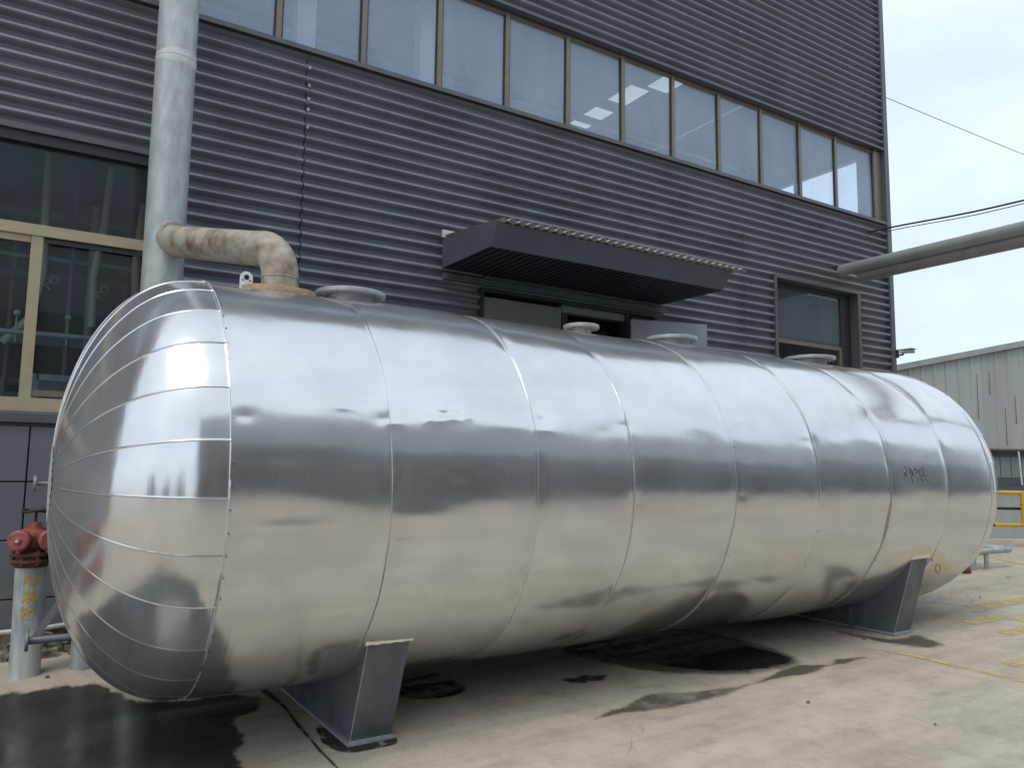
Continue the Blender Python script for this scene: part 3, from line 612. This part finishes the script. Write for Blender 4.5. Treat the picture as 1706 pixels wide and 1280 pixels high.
def head(x0, sgn, nm):
    NP = 28; d = 2*PI/NP; ph0 = -.035
    fr = np.array([0, .005, .011, .022, .04, .12, .22, .34, .46, .58, .7, .82, .92, .965, .985, .995])
    ph = (ph0+(np.arange(NP)[:, None]+fr[None])*d).ravel(); f = np.tile(fr, NP); pid = np.repeat(np.arange(NP), len(fr))
    tt = np.linspace(0, 1, 90)**1.0; u = np.sin(tt*PI/2)**1.15; u[-1] = 1; u = np.clip(u, 0, .9992)
    a, n = .85, 2.2
    rr = (1-u**n)**(1/n); rr[-1] = .035
    tilt = rng.uniform(-1, 1, NP)
    rad = R*rr[:, None]*np.ones_like(ph)[None]
    # petals lie flatter than the round, overlap like shingles, edge bead stands proud
    flat = np.cos(d/2)/np.cos((f-.5)*d)
    rad *= (1-.38*(1-flat))[None]
    edge = ((f <= .012)*.0018 + .0028*(1-f))[None]*np.clip(rr*4, 0, 1)[:, None]
    rad += edge + (.010*tilt[pid]*(f-.5))[None]*np.sin(rr*PI)[:, None]
    rad += .004*np.sin(u*9+1)[:, None]*np.sin(3*ph+1)[None]*rr[:, None]
    xo = x0 + sgn*a*u[:, None] + sgn*(.006*wob(u*3+sgn, ph*1.0)[:, :] if False else 0) + sgn*edge*u[:, None]*1.0
    xo = xo + sgn*.008*np.sin(u*6)[:, None]*np.sin(2*ph+.7)[None]*rr[:, None]
    if sgn < 0: rad[0] += .004
    V = np.stack([xo*np.ones_like(rad)-TO[0], YT-rad*np.cos(ph)[None]-TO[1], ZT+rad*np.sin(ph)[None]-TO[2]], -1).reshape(-1, 3)
    mi = np.tile((f < .008).astype(int), (len(u)-1, 1))
    o = grid_mesh('head', V, len(u), len(ph), mi, tank, True, ('aluminium', 'bead'))
    if sgn > 0: o.data.flip_normals()
    # rim bead with little tabs
    m = TMB(); seg = 220
    m.tube([(x0-sgn*.004, YT-(R+.006)*math.cos(2*PI*k/seg), ZT+(R+.006)*math.sin(2*PI*k/seg)) for k in range(seg+1)], [.0035+.0022*math.sin(k*1.9)*math.sin(k*.7) for k in range(seg+1)], 6, 0, False)
    m.build('rim_bead', 'bead', o)
    # zigzag cap at the pole
    m = TMB(); n2 = 56; xp = x0+sgn*(a+.004); vs = [(xp+sgn*.001, YT, ZT)]
    rc = [.24+(.028 if k % 2 else 0)+random.uniform(-.012, .012) for k in range(n2)]
    prof = lambda q: x0+sgn*(a*(1-(q/R)**n)**(1/n)+.002)
    for ring in (.5, 1):
        for k in range(n2):
            q = rc[k]*ring if ring == 1 else .16; vs.append((prof(q)+(sgn*.005*(k % 2) if ring == 1 else sgn*.002), YT-q*math.cos(2*PI*k/n2), ZT+q*math.sin(2*PI*k/n2)))
    fs = [(0, 1+k, 1+(k+1) % n2) for k in range(n2)]+[(1+k, 1+n2+k, 1+n2+(k+1) % n2, 1+(k+1) % n2) for k in range(n2)]
    m.add(vs, fs, 0, True); m.build('cap', 'bead', o)
head(XS[0], -1, 'near'); head(XS[-1], 1, 'far')
# screws along the seams
m = TMB(); rr = random.Random(2)
for i, s in enumerate(XS[:-1]):
    ph = -.8
    while ph < 1.5:
        if (i == 0 and rr.random() < .8) or rr.random() < .12:
            q = R+.008; x = s+.013
            c = Vector((x, YT-q*math.cos(ph), ZT+q*math.sin(ph))); m.lathe([(.001, -.008), (.0045, -.008), (.0045, -.002), (.001, 0)], c, 'Y', 6)
        ph += .09 if i == 0 else .13
m.build('screws', 'screw')
S.objects['screws'].parent = tank; S.objects['screws'].name = 'screw_row'
# scribble
m = TMB()
def onT(x, ph, e=.003):
    q = float(shell_r(np.array([x]), np.array([ph]))[0, 0])+e; return (x, YT-q*math.cos(ph), ZT+q*math.sin(ph))
for k in range(16):
    cx = 7.93+.028*k; pts = [onT(cx+rr.uniform(-.03, .05), .085+.012*j*(1 if k % 3 else -1)+rr.uniform(-.02, .02)) for j in range(5)]
    m.tube(pts, .0034, 5)
m.build('scribble', 'ink')
S.objects['scribble'].parent = tank
# top fittings
def flange(x, y, zf, r, rn, thick=.035, mt='flange_grey', hole=True, bolts=12):
    m = TMB(); zb = ZT+math.sqrt(max(R*R-(y-YT)**2, 0))-.06
    m.cyl((x, y, zb), (x, y, zf-.001), rn, 32)
    m.lathe([(rn, 0), (r, 0), (r, thick), (rn*.86, thick), (rn*.86, -.05), (.001, -.05)], (x, y, zf), 'Z', 40)
    for k in range(bolts):
        a = 2*PI*k/bolts+.2; m.cyl((x+(r*.86)*math.cos(a), y+(r*.86)*math.sin(a), zf-.012), (x+(r*.86)*math.cos(a), y+(r*.86)*math.sin(a), zf+thick+.006), .012, 8)
    return bevel(m.build('flange', mt), .003)
def tfr(x, y):    # world -> tank frame
    c, s = math.cos(PSI), math.sin(PSI); return (c*x+s*y, -s*x+c*y)
FL = [(2.225, 6.2, 3.44, .295, .19), (4.72, 6.25, 3.445, .185, .10), (5.95, 6.22, 3.435, .285, .20), (8.33, 6.22, 3.425, .31, .20)]
for x, y, z, r, rn in FL:
    a = tfr(x, y); flange(a[0], a[1], z-.02, r, rn)
a = tfr(1.36, 6.2); m = TMB()   # lifting lug
pr_ = [(-.048, -.05), (.048, -.05), (.048, .07)]+[(.048*math.cos(t), .07+.048*math.sin(t)) for t in np.linspace(.2, PI-.2, 8)]+[(-.048, .07)]
n = len(pr_); m.add([(a[0]+px, a[1]+dy, 3.40+pz) for dy in (-.009, .009) for px, pz in pr_], [tuple(range(n)), tuple(range(2*n-1, n-1, -1))]+[(i, n+i, n+(i+1) % n, (i+1) % n) for i in range(n)])
lug = m.build('lifting_lug', 'white_paint')
m = TMB(); m.cyl((a[0], a[1]-.012, 3.47), (a[0], a[1]+.012, 3.47), .02, 16)
for dx in (-.028, .028): m.cyl((a[0]+dx, a[1]-.0105, 3.445), (a[0]+dx, a[1]+.0105, 3.445), .007, 8)
m.build('shackle_hole', 'black', lug)
a = tfr(1.62, 6.22); m = TMB()   # rusty collar plate, saddle shaped
V = []; nn = 48
for r_, dz in ((.10, .045), (.26, .040), (.285, .03), (.29, -.03)):
    for k in range(nn):
        x = a[0]+r_*math.cos(2*PI*k/nn)*1.05; y = a[1]+r_*math.sin(2*PI*k/nn); V.append((x, y, ZT+math.sqrt(max(R*R-(y-YT)**2, 0))+.018+dz))
m.add(V, [(j*nn+k, (j+1)*nn+k, (j+1)*nn+(k+1) % nn, j*nn+(k+1) % nn) for j in range(3) for k in range(nn)], 0, True); m.build('collar', 'rust')
# nozzles on the near end
def nozzle(y, z, xa, xb, r, rf):
    m = TMB(); m.cyl((xa, y, z), (xb, y, z), r, 20); m.lathe([(.001, 0), (rf, 0), (rf, .022), (.001, .022)], (xa-.001, y, z), 'X', 24)
    return m.build('nozzle', 'pipe_grey')
a = tfr(.035, 6.7); nozzle(a[1], 1.83, a[0], .8, .018, .062)
a = tfr(.063, 6.75); nz_ = nozzle(a[1], .69, a[0], .9, .028, .075)
m = TMB(); m.box(-.016, .016, -.004, .004, 0, 1); 
ys = a[1]; m = TMB(); m.hexa([(.18, ys-.01, .70), (.23, ys-.01, .70), (.18, ys+.01, .70), (.23, ys+.01, .70), (.38, ys-.01, 1.05), (.43, ys-.01, 1.05), (.38, ys+.01, 1.05), (.43, ys+.01, 1.05)]); m.build('strut', 'pipe_grey')
# saddles
def saddle(x0, x1, ytop, ybase, lbl, ribs):
    zb = gz((x0+x1)/2, 5.4)
    def arc(y, e=.02): return ZT-math.sqrt(max((R+e)**2-(y-YT)**2, 0))
    hb = YT-ybase; ht = YT-ytop
    m = TMB()
    # base plate
    m.box(x0-.025, x1+.025, YT-hb-.03, YT+hb+.03, zb+.001, zb+.022)
    root = bevel(m.build('saddle', 'saddle_edge'), .002); root['label'] = lbl
    for sg in (-1, 1):     # leaning end plates
        m = TMB()
        yb0, yt0 = YT+sg*hb, YT+sg*ht; t = .012*sg
        zt_ = arc(yt0, .002)+.01
        m.hexa([(x0, yb0, zb+.022), (x1, yb0, zb+.022), (x0, yb0-t, zb+.022), (x1, yb0-t, zb+.022), (x0, yt0, zt_), (x1, yt0, zt_), (x0, yt0-t, zt_+.02), (x1, yt0-t, zt_+.02)])
        m.build('end_plate', 'saddle_paint', root)
    n = 40
    for xw in ((x0+.008, x0+.020), (x1-.020, x1-.008)):
        m = TMB(); V = []
        for k in range(n+1):
            t = -1+2*k/n; yb_ = YT+t*(hb-.012); yt0 = YT+t*(ht-.012)
            for x in xw: V.append((x, yb_, zb+.022)); V.append((x, yt0, arc(yt0, .0)+.004))
        F = []
        for k in range(n): o = k*4; F += [(o, o+4, o+5, o+1), (o+2, o+3, o+7, o+6), (o+1, o+5, o+7, o+3)]
        m.add(V, F); m.build('web_plate', 'saddle_paint', root)
    if ribs:
        for t in (-.55, 0, .55):
            m = TMB(); y = YT+t*hb; m.box(x0-.13, x0+.007, y-.006, y+.006, zb+.02, arc(y)-.01); m.build('rib', 'saddle_paint', root)
    # weld line on the near edge
    m = TMB(); m.tube([(x0, YT-hb, zb+.022), (x0, YT-ht, arc(YT-ht))], .005, 6); m.tube([(x0, YT-hb-.002, zb+.024), (x1, YT-hb-.002, zb+.024)], .006, 6); m.build('weld_bead', 'saddle_edge', root)
    m = TMB(); V = []
    for k in range(9):
        x = x0-.02+(x1-x0+.04)*k/8
        V += [(x, YT-ht-.012, arc(YT-ht, .004)-.012+.006*(k % 2)), (x, YT-ht-.02, arc(YT-ht-.02, .006)+.010+.005*(k % 3))]
    m.add(V, [(2*k, 2*k+2, 2*k+3, 2*k+1) for k in range(8)], 0, True); m.build('flashing_strip', 'foil', root)
saddle(2.121, 2.44, 5.11, 5.375, 'near grey steel saddle', False)
saddle(8.41, 8.73, 4.885, 5.13, 'far grey steel saddle', True)
# small ring handle by the far saddle
m = TMB(); c = (8.93, 4.9+.02, .92)
m.tube([(c[0]+.05*math.cos(t), c[1]-.03, c[2]+.05*math.sin(t)) for t in np.linspace(0, 2*PI, 20)], .006, 6, 0, False); m.build('ring', 'pipe_grey')

# ------------------------------------------------------------------ riser pipe with elbow into the tank
rp = empty('riser_pipe', (.955, 7.89, .0), 'tall galvanised pipe rising past the windows with a rusty elbow into the tank top', 'pipe')
def RB(m, name, mt, parent=rp): m.v = [(a[0]-.955, a[1]-7.89, a[2]) for a in m.v]; return m.build(name, mt, parent)
m = MB(); m.tube([(.955, 7.89, .15), (.955, 7.89, 4), (.95, 7.89, 9), (.95, 7.89, 12.5)], .182, 48); RB(m, 'pipe_body', 'galv')
for z, h in ((5.93, .07), (6.62, .012)):
    m = MB(); m.tube([(.955, 7.89, z-h+.02*0), (.955, 7.89, z-h*.3), (.955, 7.89, z+h*.3), (.955, 7.89, z+h)], [.1825, .1845, .1845, .1825], 48); RB(m, 'weld_seam', 'weld_paint')
m = MB(); m.tube([(.955, 7.89, 5.925), (.955, 7.89, 5.935), (.955, 7.89, 5.940), (.955, 7.89, 5.945)], [.183, .189, .189, .183], 48)
RB(m, 'weld_seam', 'weld_paint')
m = MB()
A = Vector((.955, 7.89, 4.12)); B = Vector((1.63, 6.22, 3.80)); d = (B-A); d.z = 0; d.normalize()
path = [A+d*.03]; Cc = B-d*.30; path += [A.lerp(Cc, t) for t in (.25, .5, .75)]
zc = Cc.z
rb = .30
for t in np.linspace(0, PI/2, 12): path.append(Vector((Cc.x, Cc.y, zc))+d*rb*math.sin(t)+Vector((0, 0, -rb*(1-math.cos(t)))))
last = path[-1]; path.append(Vector((last.x, last.y, 3.30)))
m.tube(path, [.148]*len(path), 40); br = RB(m, 'elbow', 'old_pipe')
for q, q2 in ((path[4], path[5]), (path[-2], path[-1])):
    m = MB(); dd = (q2-q).normalized(); m.tube([q-dd*.008, q-dd*.003, q+dd*.003, q+dd*.008], [.148, .152, .152, .148], 40); RB(m, 'weld_ring', 'old_pipe', br)
m = MB(); e0 = A+d*.17; m.tube([e0-d*.02, e0, e0+d*.02], [.152, .162, .151], 40); RB(m, 'weld_ring', 'old_pipe', br)

# ------------------------------------------------------------------ hydrant adapter
hz = gz(.085, 7.87); hy_ = empty('fire_hydrant', (.085, 7.87, hz), 'standing galvanised pipe with red double outlet valve head and yellow painted characters', 'hydrant')
m = MB(); m.tube([(0, 0, -.1), (0, 0, .4), (-.012, 0, .94)], .118, 36); m.build('post', 'worn_post', hy_)
m = MB(); m.lathe([(.001, .90), (.125, .90), (.128, .93), (.16, .94), (.16, .965), (.13, .97), (.13, .99), (.165, .995), (.165, 1.02), (.10, 1.03), (.001, 1.03)], (-.012, 0, 0), 'Z', 32)
for k in range(8):
    a = 2*PI*k/8+.3; m.cyl((-.012+.145*math.cos(a), .145*math.sin(a), .925), (-.012+.145*math.cos(a), .145*math.sin(a), 1.045), .015, 8)
bevel(m.build('base_flange', 'rust_dark', hy_), .003)
m = MB(); m.lathe([(.001, 1.03), (.10, 1.03), (.105, 1.08), (.125, 1.13), (.125, 1.18), (.10, 1.215), (.055, 1.235), (.05, 1.27), (.025, 1.28), (.001, 1.285)], (-.005, 0, 0), 'Z', 28)
for sx in (-1, 1): m.tube([(-.005+sx*.03, -.0, 1.14), (-.005+sx*.075, -.10, 1.14), (-.005+sx*.105, -.155, 1.135)], [.07, .068, .068], 20)
m.tube([(-.12, -.02, 1.185), (.12, -.02, 1.185)], .022, 12)
m.build('valve_body', 'red_iron', hy_)
for sx in (-1, 1):
    m = MB(); c = Vector((-.005+sx*.105, -.155, 1.135)); dr_ = Vector((sx*.35, -1, 0)).normalized()
    m.tube([c, c+dr_*.012, c+dr_*.03, c+dr_*.036], [.083, .088, .086, .07], 28); m.tube([c+dr_*.036, c+dr_*.05], [.03, .024], 12)
    m.tube([c+Vector((0, 0, -.075)), c+dr_*.02+Vector((0, 0, -.105))], [.03, .016], 10)
    cp = m.build('outlet_cap', 'pink_cap', hy_)
    m = MB(); m.tube([c+dr_*.05, c+dr_*.066], [.013, .012], 6); m.build('cap_nut', 'weld_paint', cp)
m = MB(); m.cyl((-.005, 0, 1.27), (-.005, 0, 1.37), .012, 10)
m.tube([(-.005+.098*math.cos(t), .098*math.sin(t), 1.372+.006*math.sin(3*t)) for t in np.linspace(0, 2*PI, 40)], .013, 8, 0, False)
for k in range(3):
    a = 2*PI*k/3+.2; m.tube([(-.005, 0, 1.368), (-.005+.098*math.cos(a), .098*math.sin(a), 1.372)], .009, 6)
m.build('handwheel', 'wheel_iron', hy_)
# painted characters wrapped on the post
def chars():
    vs = []; fs = []
    dg = bpy.context.evaluated_depsgraph_get()
    for ch, zc, sz, xo in (('喷', .80, .125, .0), ('淋', .665, .12, -.006), ('接', .53, .125, -.012), ('、', .43, .09, .03)):
        c = bpy.data.curves.new('t', 'FONT'); c.body = ch; c.size = sz; c.align_x = 'CENTER'; c.offset = .0022
        o = bpy.data.objects.new('t', c); COL.objects.link(o); dg.update()
        me = bpy.data.meshes.new_from_object(o.evaluated_get(bpy.context.evaluated_depsgraph_get())); b = len(vs)
        for v in me.vertices:
            q = v.co.x+xo; a = -PI/2+.02+q/.1195; zz = zc-sz*.38+v.co.y
            cx = -.012*max(0, (zz-.4)/.54); vs.append((cx+.1197*math.cos(a), .1197*math.sin(a), zz))
        fs += [tuple(i+b for i in p.vertices) for p in me.polygons]
        bpy.data.objects.remove(o); bpy.data.curves.remove(c); bpy.data.meshes.remove(me)
    m = MB(); m.add(vs, fs); m.build('lettering', 'yellow_char', hy_)
chars()
z2 = gz(.51, 7.87); m = MB(); m.tube([(0, 0, -.1), (0, 0, .55)], .10, 28); o = m.build('short_post', 'galv', None, (.515, 7.87, z2)); tag(o, 'short grey pipe stub half hidden behind the tank end', 'post')

# ------------------------------------------------------------------ overhead pipes, cables, camera
ox, oz = 12.62, 5.70
m = MB(); m.tube([(0, 0, 0), (0, -2, .0), (0, -4, .0), (0, -4.6, .0), (.08, -4.85, 0), (.3, -5.0, 0), (.7, -5.05, 0), (3, -5.05, 0), (14, -5.05, 0)], .105, 28); o = m.build('overhead_pipe', 'overhead', None, (ox, YW-.02, oz+.045)); tag(o, 'upper pale insulated pipe running from the building over the yard', 'pipe')
m = MB(); m.tube([(0, 0, 0), (0, -2, .0), (0, -4, .0), (0, -4.25, .0), (.08, -4.5, 0), (.3, -4.65, 0), (.7, -4.7, 0), (3, -4.7, 0), (14, -4.7, 0)], .12, 28); o = m.build('overhead_pipe', 'overhead_low', None, (ox+.13, YW-.35, oz-.10)); tag(o, 'lower brownish pipe slung directly beneath the pale overhead pipe', 'pipe')
def cable(a, b, sag, mt, label, r=.009, wig=0):
    a, b = Vector(a), Vector(b); m = MB(); P = []
    for k in range(33):
        t = k/32; p = a.lerp(b, t); p.z -= sag*4*t*(1-t); p.z += wig*math.sin(t*31); P.append(p-a)
    m.tube(P, r, 6); o = m.build('cable', mt, None, tuple(a)); tag(o, label, 'cable')
cable((13.45, YW-.06, 6.62), (14.6, -3.5, 6.75), .18, 'cable_black', 'thick black sagging cable leaving the building corner', .016, .01)
cable((13.5, YW-.06, 6.57), (14.6, -3.5, 6.66), .16, 'cable_red', 'thin reddish cable twisted along the black one', .008, .014)
cable((14.2, YW-.02, 9.62), (34, 6.93, 8.68), .05, 'cable_black', 'thin straight wire crossing the sky from the upper corner', .007)
sc_ = empty('security_camera', (XC+.07, YW-.05, 4.31), 'small white bullet camera on a bracket at the building corner', 'camera')
m = MB(); m.box(-.03, .02, -.06, .06, -.08, .08); m.tube([(0, 0, 0), (.08, -.05, -.02), (.14, -.08, .0)], .018, 8); m.build('bracket', 'trim_dark', sc_)
m = MB(); m.tube([(.10, -.02, .05), (.12, -.05, .055), (.22, -.26, .05)], [.03, .042, .042], 14); m.box(.08, .26, -.28, 0, .09, .1); m.build('camera_body', 'weld_paint', sc_)

# ------------------------------------------------------------------ warehouse at the right
fh = Vector((.5255, .844, 0)).normalized(); rh = Vector((.848, -.5298, 0)).normalized()
D = 18.53
def wp(s, z, d=0): p = fh*(D+d)+rh*s; return (p.x, p.y, z)
wo = Vector(wp(14, 0)); wo.z = .45
wh = empty('warehouse', tuple(wo), 'pale green grey ribbed warehouse with sloping roof edge behind the yellow barrier', 'building')
class WMB(MB):
    def build(s, name, mats, parent=None): s.v = [(a[0]-wo.x, a[1]-wo.y, a[2]-wo.z) for a in s.v]; return MB.build(s, name, mats, parent or wh)
def roofz(s): return 4.478+.2069*(s-9.31) if s < 17.5 else 4.478+.2069*(17.5-9.31)-.2069*(s-17.5)
def ribbed(m, s0, s1, zlo, zhi, d0=0, pitch=.30, amp=.035):
    s = s0; V = []
    while s < s1:
        for ds, a in ((0, 0), (.03, -amp), (.07, -amp), (.10, 0)):
            q = s+ds; V.append((wp(q, zlo, d0+a), wp(q, zhi(q), d0+a)))
        s += pitch
    vs = [v for p in V for v in p]; m.add(vs, [(2*k, 2*k+2, 2*k+3, 2*k+1) for k in range(len(V)-1)], 0)
m = WMB(); ribbed(m, 3, 30, 2.575, roofz); m.build('wall', 'ware_wall')
m = WMB(); ribbed(m, 3, 30, .2, lambda s: 1.60, .05); m.build('lower_wall', 'ware_wall')
m = WMB(); m.hexa([wp(3, 1.60, .0), wp(30, 1.60, .0), wp(3, 1.60, .4), wp(30, 1.60, .4), wp(3, 1.69, 0), wp(30, 1.69, 0), wp(3, 1.69, .4), wp(30, 1.69, .4)])
m.hexa([wp(3, 1.69, .12), wp(30, 1.69, .12), wp(3, 1.69, .2), wp(30, 1.69, .2), wp(3, 1.92, .12), wp(30, 1.92, .12), wp(3, 1.92, .2), wp(30, 1.92, .2)])
m.hexa([wp(3, 2.42, .12), wp(30, 2.42, .12), wp(3, 2.42, .2), wp(30, 2.42, .2), wp(3, 2.56, .12), wp(30, 2.56, .12), wp(3, 2.56, .2), wp(30, 2.56, .2)])
m.build('window_band', 'ware_band')
m = WMB(); s = 3.0
while s < 29:
    m.hexa([wp(s, 1.921, .15), wp(s+.24, 1.921, .15), wp(s, 1.921, .18), wp(s+.24, 1.921, .18), wp(s, 2.419, .15), wp(s+.24, 2.419, .15), wp(s, 2.419, .18), wp(s+.24, 2.419, .18)]); s += .26
m.build('louvre', 'ware_pane')
m = WMB(); m.hexa([wp(3, 2.56, -.05), wp(30, 2.56, -.05), wp(3, 2.56, .1), wp(30, 2.56, .1), wp(3, 2.60, -.05), wp(30, 2.60, -.05), wp(3, 2.60, .1), wp(30, 2.60, .1)]); m.build('drip_rail', 'ware_rust')
m = WMB()
for s0, s1 in ((3, 17.5), (17.5, 30)):
    P = []
    for h in (-.02, .12):
        for dd in (-.12, .3):
            for s in (s0, s1): P.append(wp(s, (roofz(s0) if s == s0 else 4.478+.2069*(17.5-9.31) if s1 == 17.5 else roofz(s1))+h, dd))
    m.hexa(P)
m.build('roof_edge', 'ware_trim')
for s, z0_, z1_ in ((11.25, 3.3, 4.4), (10.2, 3.3, 4.1), (11.9, 2.7, 3.6), (10.85, 2.9, 3.4), (11.55, 3.9, 4.5), (12.15, 3.2, 3.9)):
    m = WMB(); m.hexa([wp(s, z0_, -.045), wp(s+.014, z0_, -.045), wp(s, z0_, -.037), wp(s+.014, z0_, -.037), wp(s, z1_, -.045), wp(s+.008, z1_, -.045), wp(s, z1_, -.037), wp(s+.008, z1_, -.037)]); m.build('rust_streak', 'ware_rust')
m = WMB(); m.tube([wp(12.14, 2.55, -.08), wp(12.18, 1.75, -.08)], .02, 8); m.build('conduit', 'white_paint')
# side of the warehouse
m = WMB(); m.hexa([wp(3, .2, .41), wp(30, .2, .41), wp(3, .2, 20), wp(30, .2, 20), wp(3, 3.1, .41), wp(30, 3.1, .41), wp(3, 3.1, 20), wp(30, 3.1, 20)]); m.build('hall_body', 'ware_wall')
# yellow barrier
bo = Vector(wp(12.2, gz(19.5, 9), -1.6))
byr = empty('barrier', tuple(bo), 'yellow tubular safety barrier standing before the warehouse', 'barrier')
class BMB(MB):
    def build(s, name, mats, parent=None): s.v = [(a[0]-bo.x, a[1]-bo.y, a[2]-bo.z) for a in s.v]; return MB.build(s, name, mats, parent or byr)
k_ = (D-1.6)/D
def bz(z): return 2+(z-2)*k_
m = BMB(); m.cyl(wp(11.45*k_, bz(1.565), -1.6), wp(15, bz(1.565), -1.6), .042, 12); m.build('rail', 'safety_yellow')
m = BMB(); m.cyl(wp(11.43*k_, bz(.80), -1.6), wp(15, bz(.80), -1.6), .042, 12); m.build('rail', 'safety_yellow')
m = BMB(); m.cyl(wp(11.40*k_, bz(.80), -1.6), wp(11.5*k_, bz(.80), -1.6), .046, 12); m.cyl(wp(11.45*k_, bz(1.18), -1.5), wp(15, bz(1.18), -1.5), .03, 10); m.build('rail_sleeve', 'cable_black')
for s in (12.24*k_, 14.9): m = BMB(); m.cyl(wp(s, gz(19, 9)-.05 if s > 14 else bz(.80), -1.6), wp(s, bz(1.60), -1.6), .06, 12); m.build('post', 'safety_yellow')
# pipe hoop
ho = Vector((14.1, 7.33, gz(14.1, 7.33)))
m = MB(); c = Vector((0, 0, 0))
m.tube([(0, 0, -.05), (0, 0, .17), (.03, -.0, .25), (.12, -.02, .30), (.45, -.10, .32), (.80, -.2, .33), (.93, -.16, .33), (.98, -.02, .33), (.93, .12, .33), (.75, .2, .33), (.3, .26, .33)], .055, 16)
m.cyl((.32, -.07, -.02), (.32, -.07, .30), .04, 12)
o = m.build('pipe_hoop', 'galv', None, tuple(ho)); tag(o, 'low bent galvanised pipe hoop on the concrete beyond the tank', 'pipe hoop')
def rock(name, x, y, s, label, cat, group=None, mt='stone', flat=.6):
    rr = random.Random(int(x*100)); m = MB(); vs = []
    import itertools
    n, k = 6, 8; vs = [(0, 0, s*flat)]
    for i in range(1, n):
        for j in range(k):
            a = PI*i/n; b = 2*PI*j/k; q = s*rr.uniform(.75, 1.15); vs.append((q*math.sin(a)*math.cos(b), q*math.sin(a)*math.sin(b)*.7, q*math.cos(a)*flat))
    vs.append((0, 0, -s*flat)); f = [(0, 1+j, 1+(j+1) % k) for j in range(k)]
    for i in range(n-2): f += [(1+i*k+j, 1+(i+1)*k+j, 1+(i+1)*k+(j+1) % k, 1+i*k+(j+1) % k) for j in range(k)]
    f += [(len(vs)-1, 1+(n-2)*k+(j+1) % k, 1+(n-2)*k+j) for j in range(k)]
    m.add(vs, f); o = m.build(name, mt, None, (x, y, gz(x, y)+s*flat*.6)); return tag(o, label, cat, group)
rock('stone', 13.62, 7.22, .14, 'dark lump of rubble beside the pipe hoop', 'stone', mt='rust_dark')
# little bits of grit lying about
for x, y, s_, lb in ((5.55, 4.25, .022, 'dark pebble in front of the long damp streak'), (7.9, 5.3, .02, 'dark pebble left of the far saddle foot'), (3.3, 3.9, .014, 'small pebble on the bare concrete right of the near saddle'),
                    (5.9, 3.4, .014, 'small pebble low on the open concrete'), (9.9, 4.3, .02, 'dark pebble among the faded yellow lines'), (4.6, 4.9, .012, 'tiny stone lying in the long damp streak'),
                    (.25, 7.72, .02, 'pebble on the pale ledge by the hydrant foot'), (-.15, 7.8, .018, 'pebble left of the hydrant foot'), (6.3, 5.3, .012, 'tiny stone at the edge of the middle puddle'),
                    (.3, 5.9, .009, 'tiny pale stone in the big dark puddle'), (11.5, 5.9, .02, 'pebble near the pale stain beyond the tank')):
    rock('pebble', x, y, s_, lb, 'pebble', 'pebbles scattered on the yard')

# ------------------------------------------------------------------ invented objects across the yard and by the wall, added for the reflections
ob = empty('added_workshop', (8, -6, 0), 'invented long blue grey workshop out of view, added to be mirrored in the tank', 'building')  # added out of view to give the tank its dark mirrored band
m = MB(); m.box(-11.5, 34, -10, 0, 5.9, 10.6); m.build('upper_wall', 'opp_wall', ob)
m = MB(); m.box(-11.5, 34, -9.9, .05, -.4, 5.899); m.build('lower_wall', 'opp_low', ob)
for k in range(9):
    m = MB(); x = -11+5*k; m.box(x, x+3, .051, .09, 1.2, 4.0); m.build('window', 'opp_glass', ob)
def tree(x, y, h, lbl):  # added out of view for the green reflections in the tank head
    t = empty('tree', (x, y, gz(x, y)), lbl, 'tree'); rr = random.Random(int(x*10))
    m = MB(); m.tube([(0, 0, -.1), (.05, 0, h*.4), (0, .1, h*.8)], [.18, .13, .05], 10); m.build('trunk', 'bark', t)
    m = MB()
    for k in range(1800):
        a, b, q = rr.uniform(0, 6.28), rr.gauss(0, 1), rr.random()**.4; rad = h*.3*q
        c = Vector((rad*math.cos(a)*math.cos(b), rad*math.sin(a)*math.cos(b), h*.65+rad*1.1*math.sin(b))); s = .16
        u1 = Vector((rr.uniform(-1, 1), rr.uniform(-1, 1), rr.uniform(-1, 1))).normalized()*s; u2 = u1.orthogonal().normalized()*s*.6
        m.add([c-u1, c-u2, c+u1, c+u2], [(0, 1, 2, 3)])
    m.build('crown', 'leafy', t)
tree(-7.2, -5.2, 3.6, 'invented round leafy tree out of view, just left of the workshop'); tree(-9.8, -3.2, 3.2, 'invented leafy tree out of view, middle of the row'); tree(-12.2, -.6, 3.4, 'invented leafy tree out of view, farthest left in the row')
ca = empty('added_red_box', (-2.7, 7.3, gz(-2.7, 7.3)), 'invented maroon box with a white band out of view, added for the tank reflection', 'cabinet', None, R_(25))  # added out of view for the red reflection in the tank head
m = MB(); m.box(-.75, .75, -.3, .3, .08, 1.05); bevel(m.build('body', 'maroon', ca), .02)
m = MB(); m.box(-.76, .76, -.31, .31, .5, .68); m.build('white_band', 'white_paint', ca)
for sx in (-1, 1): m = MB(); m.box(sx*.38-.34, sx*.38+.34, -.325, -.311, .72, 1.0); m.build('door', 'maroon', ca)
for sx in (-.6, .6): m = MB(); m.box(sx-.05, sx+.05, -.2, .2, 0, .079); m.build('foot', 'black', ca)
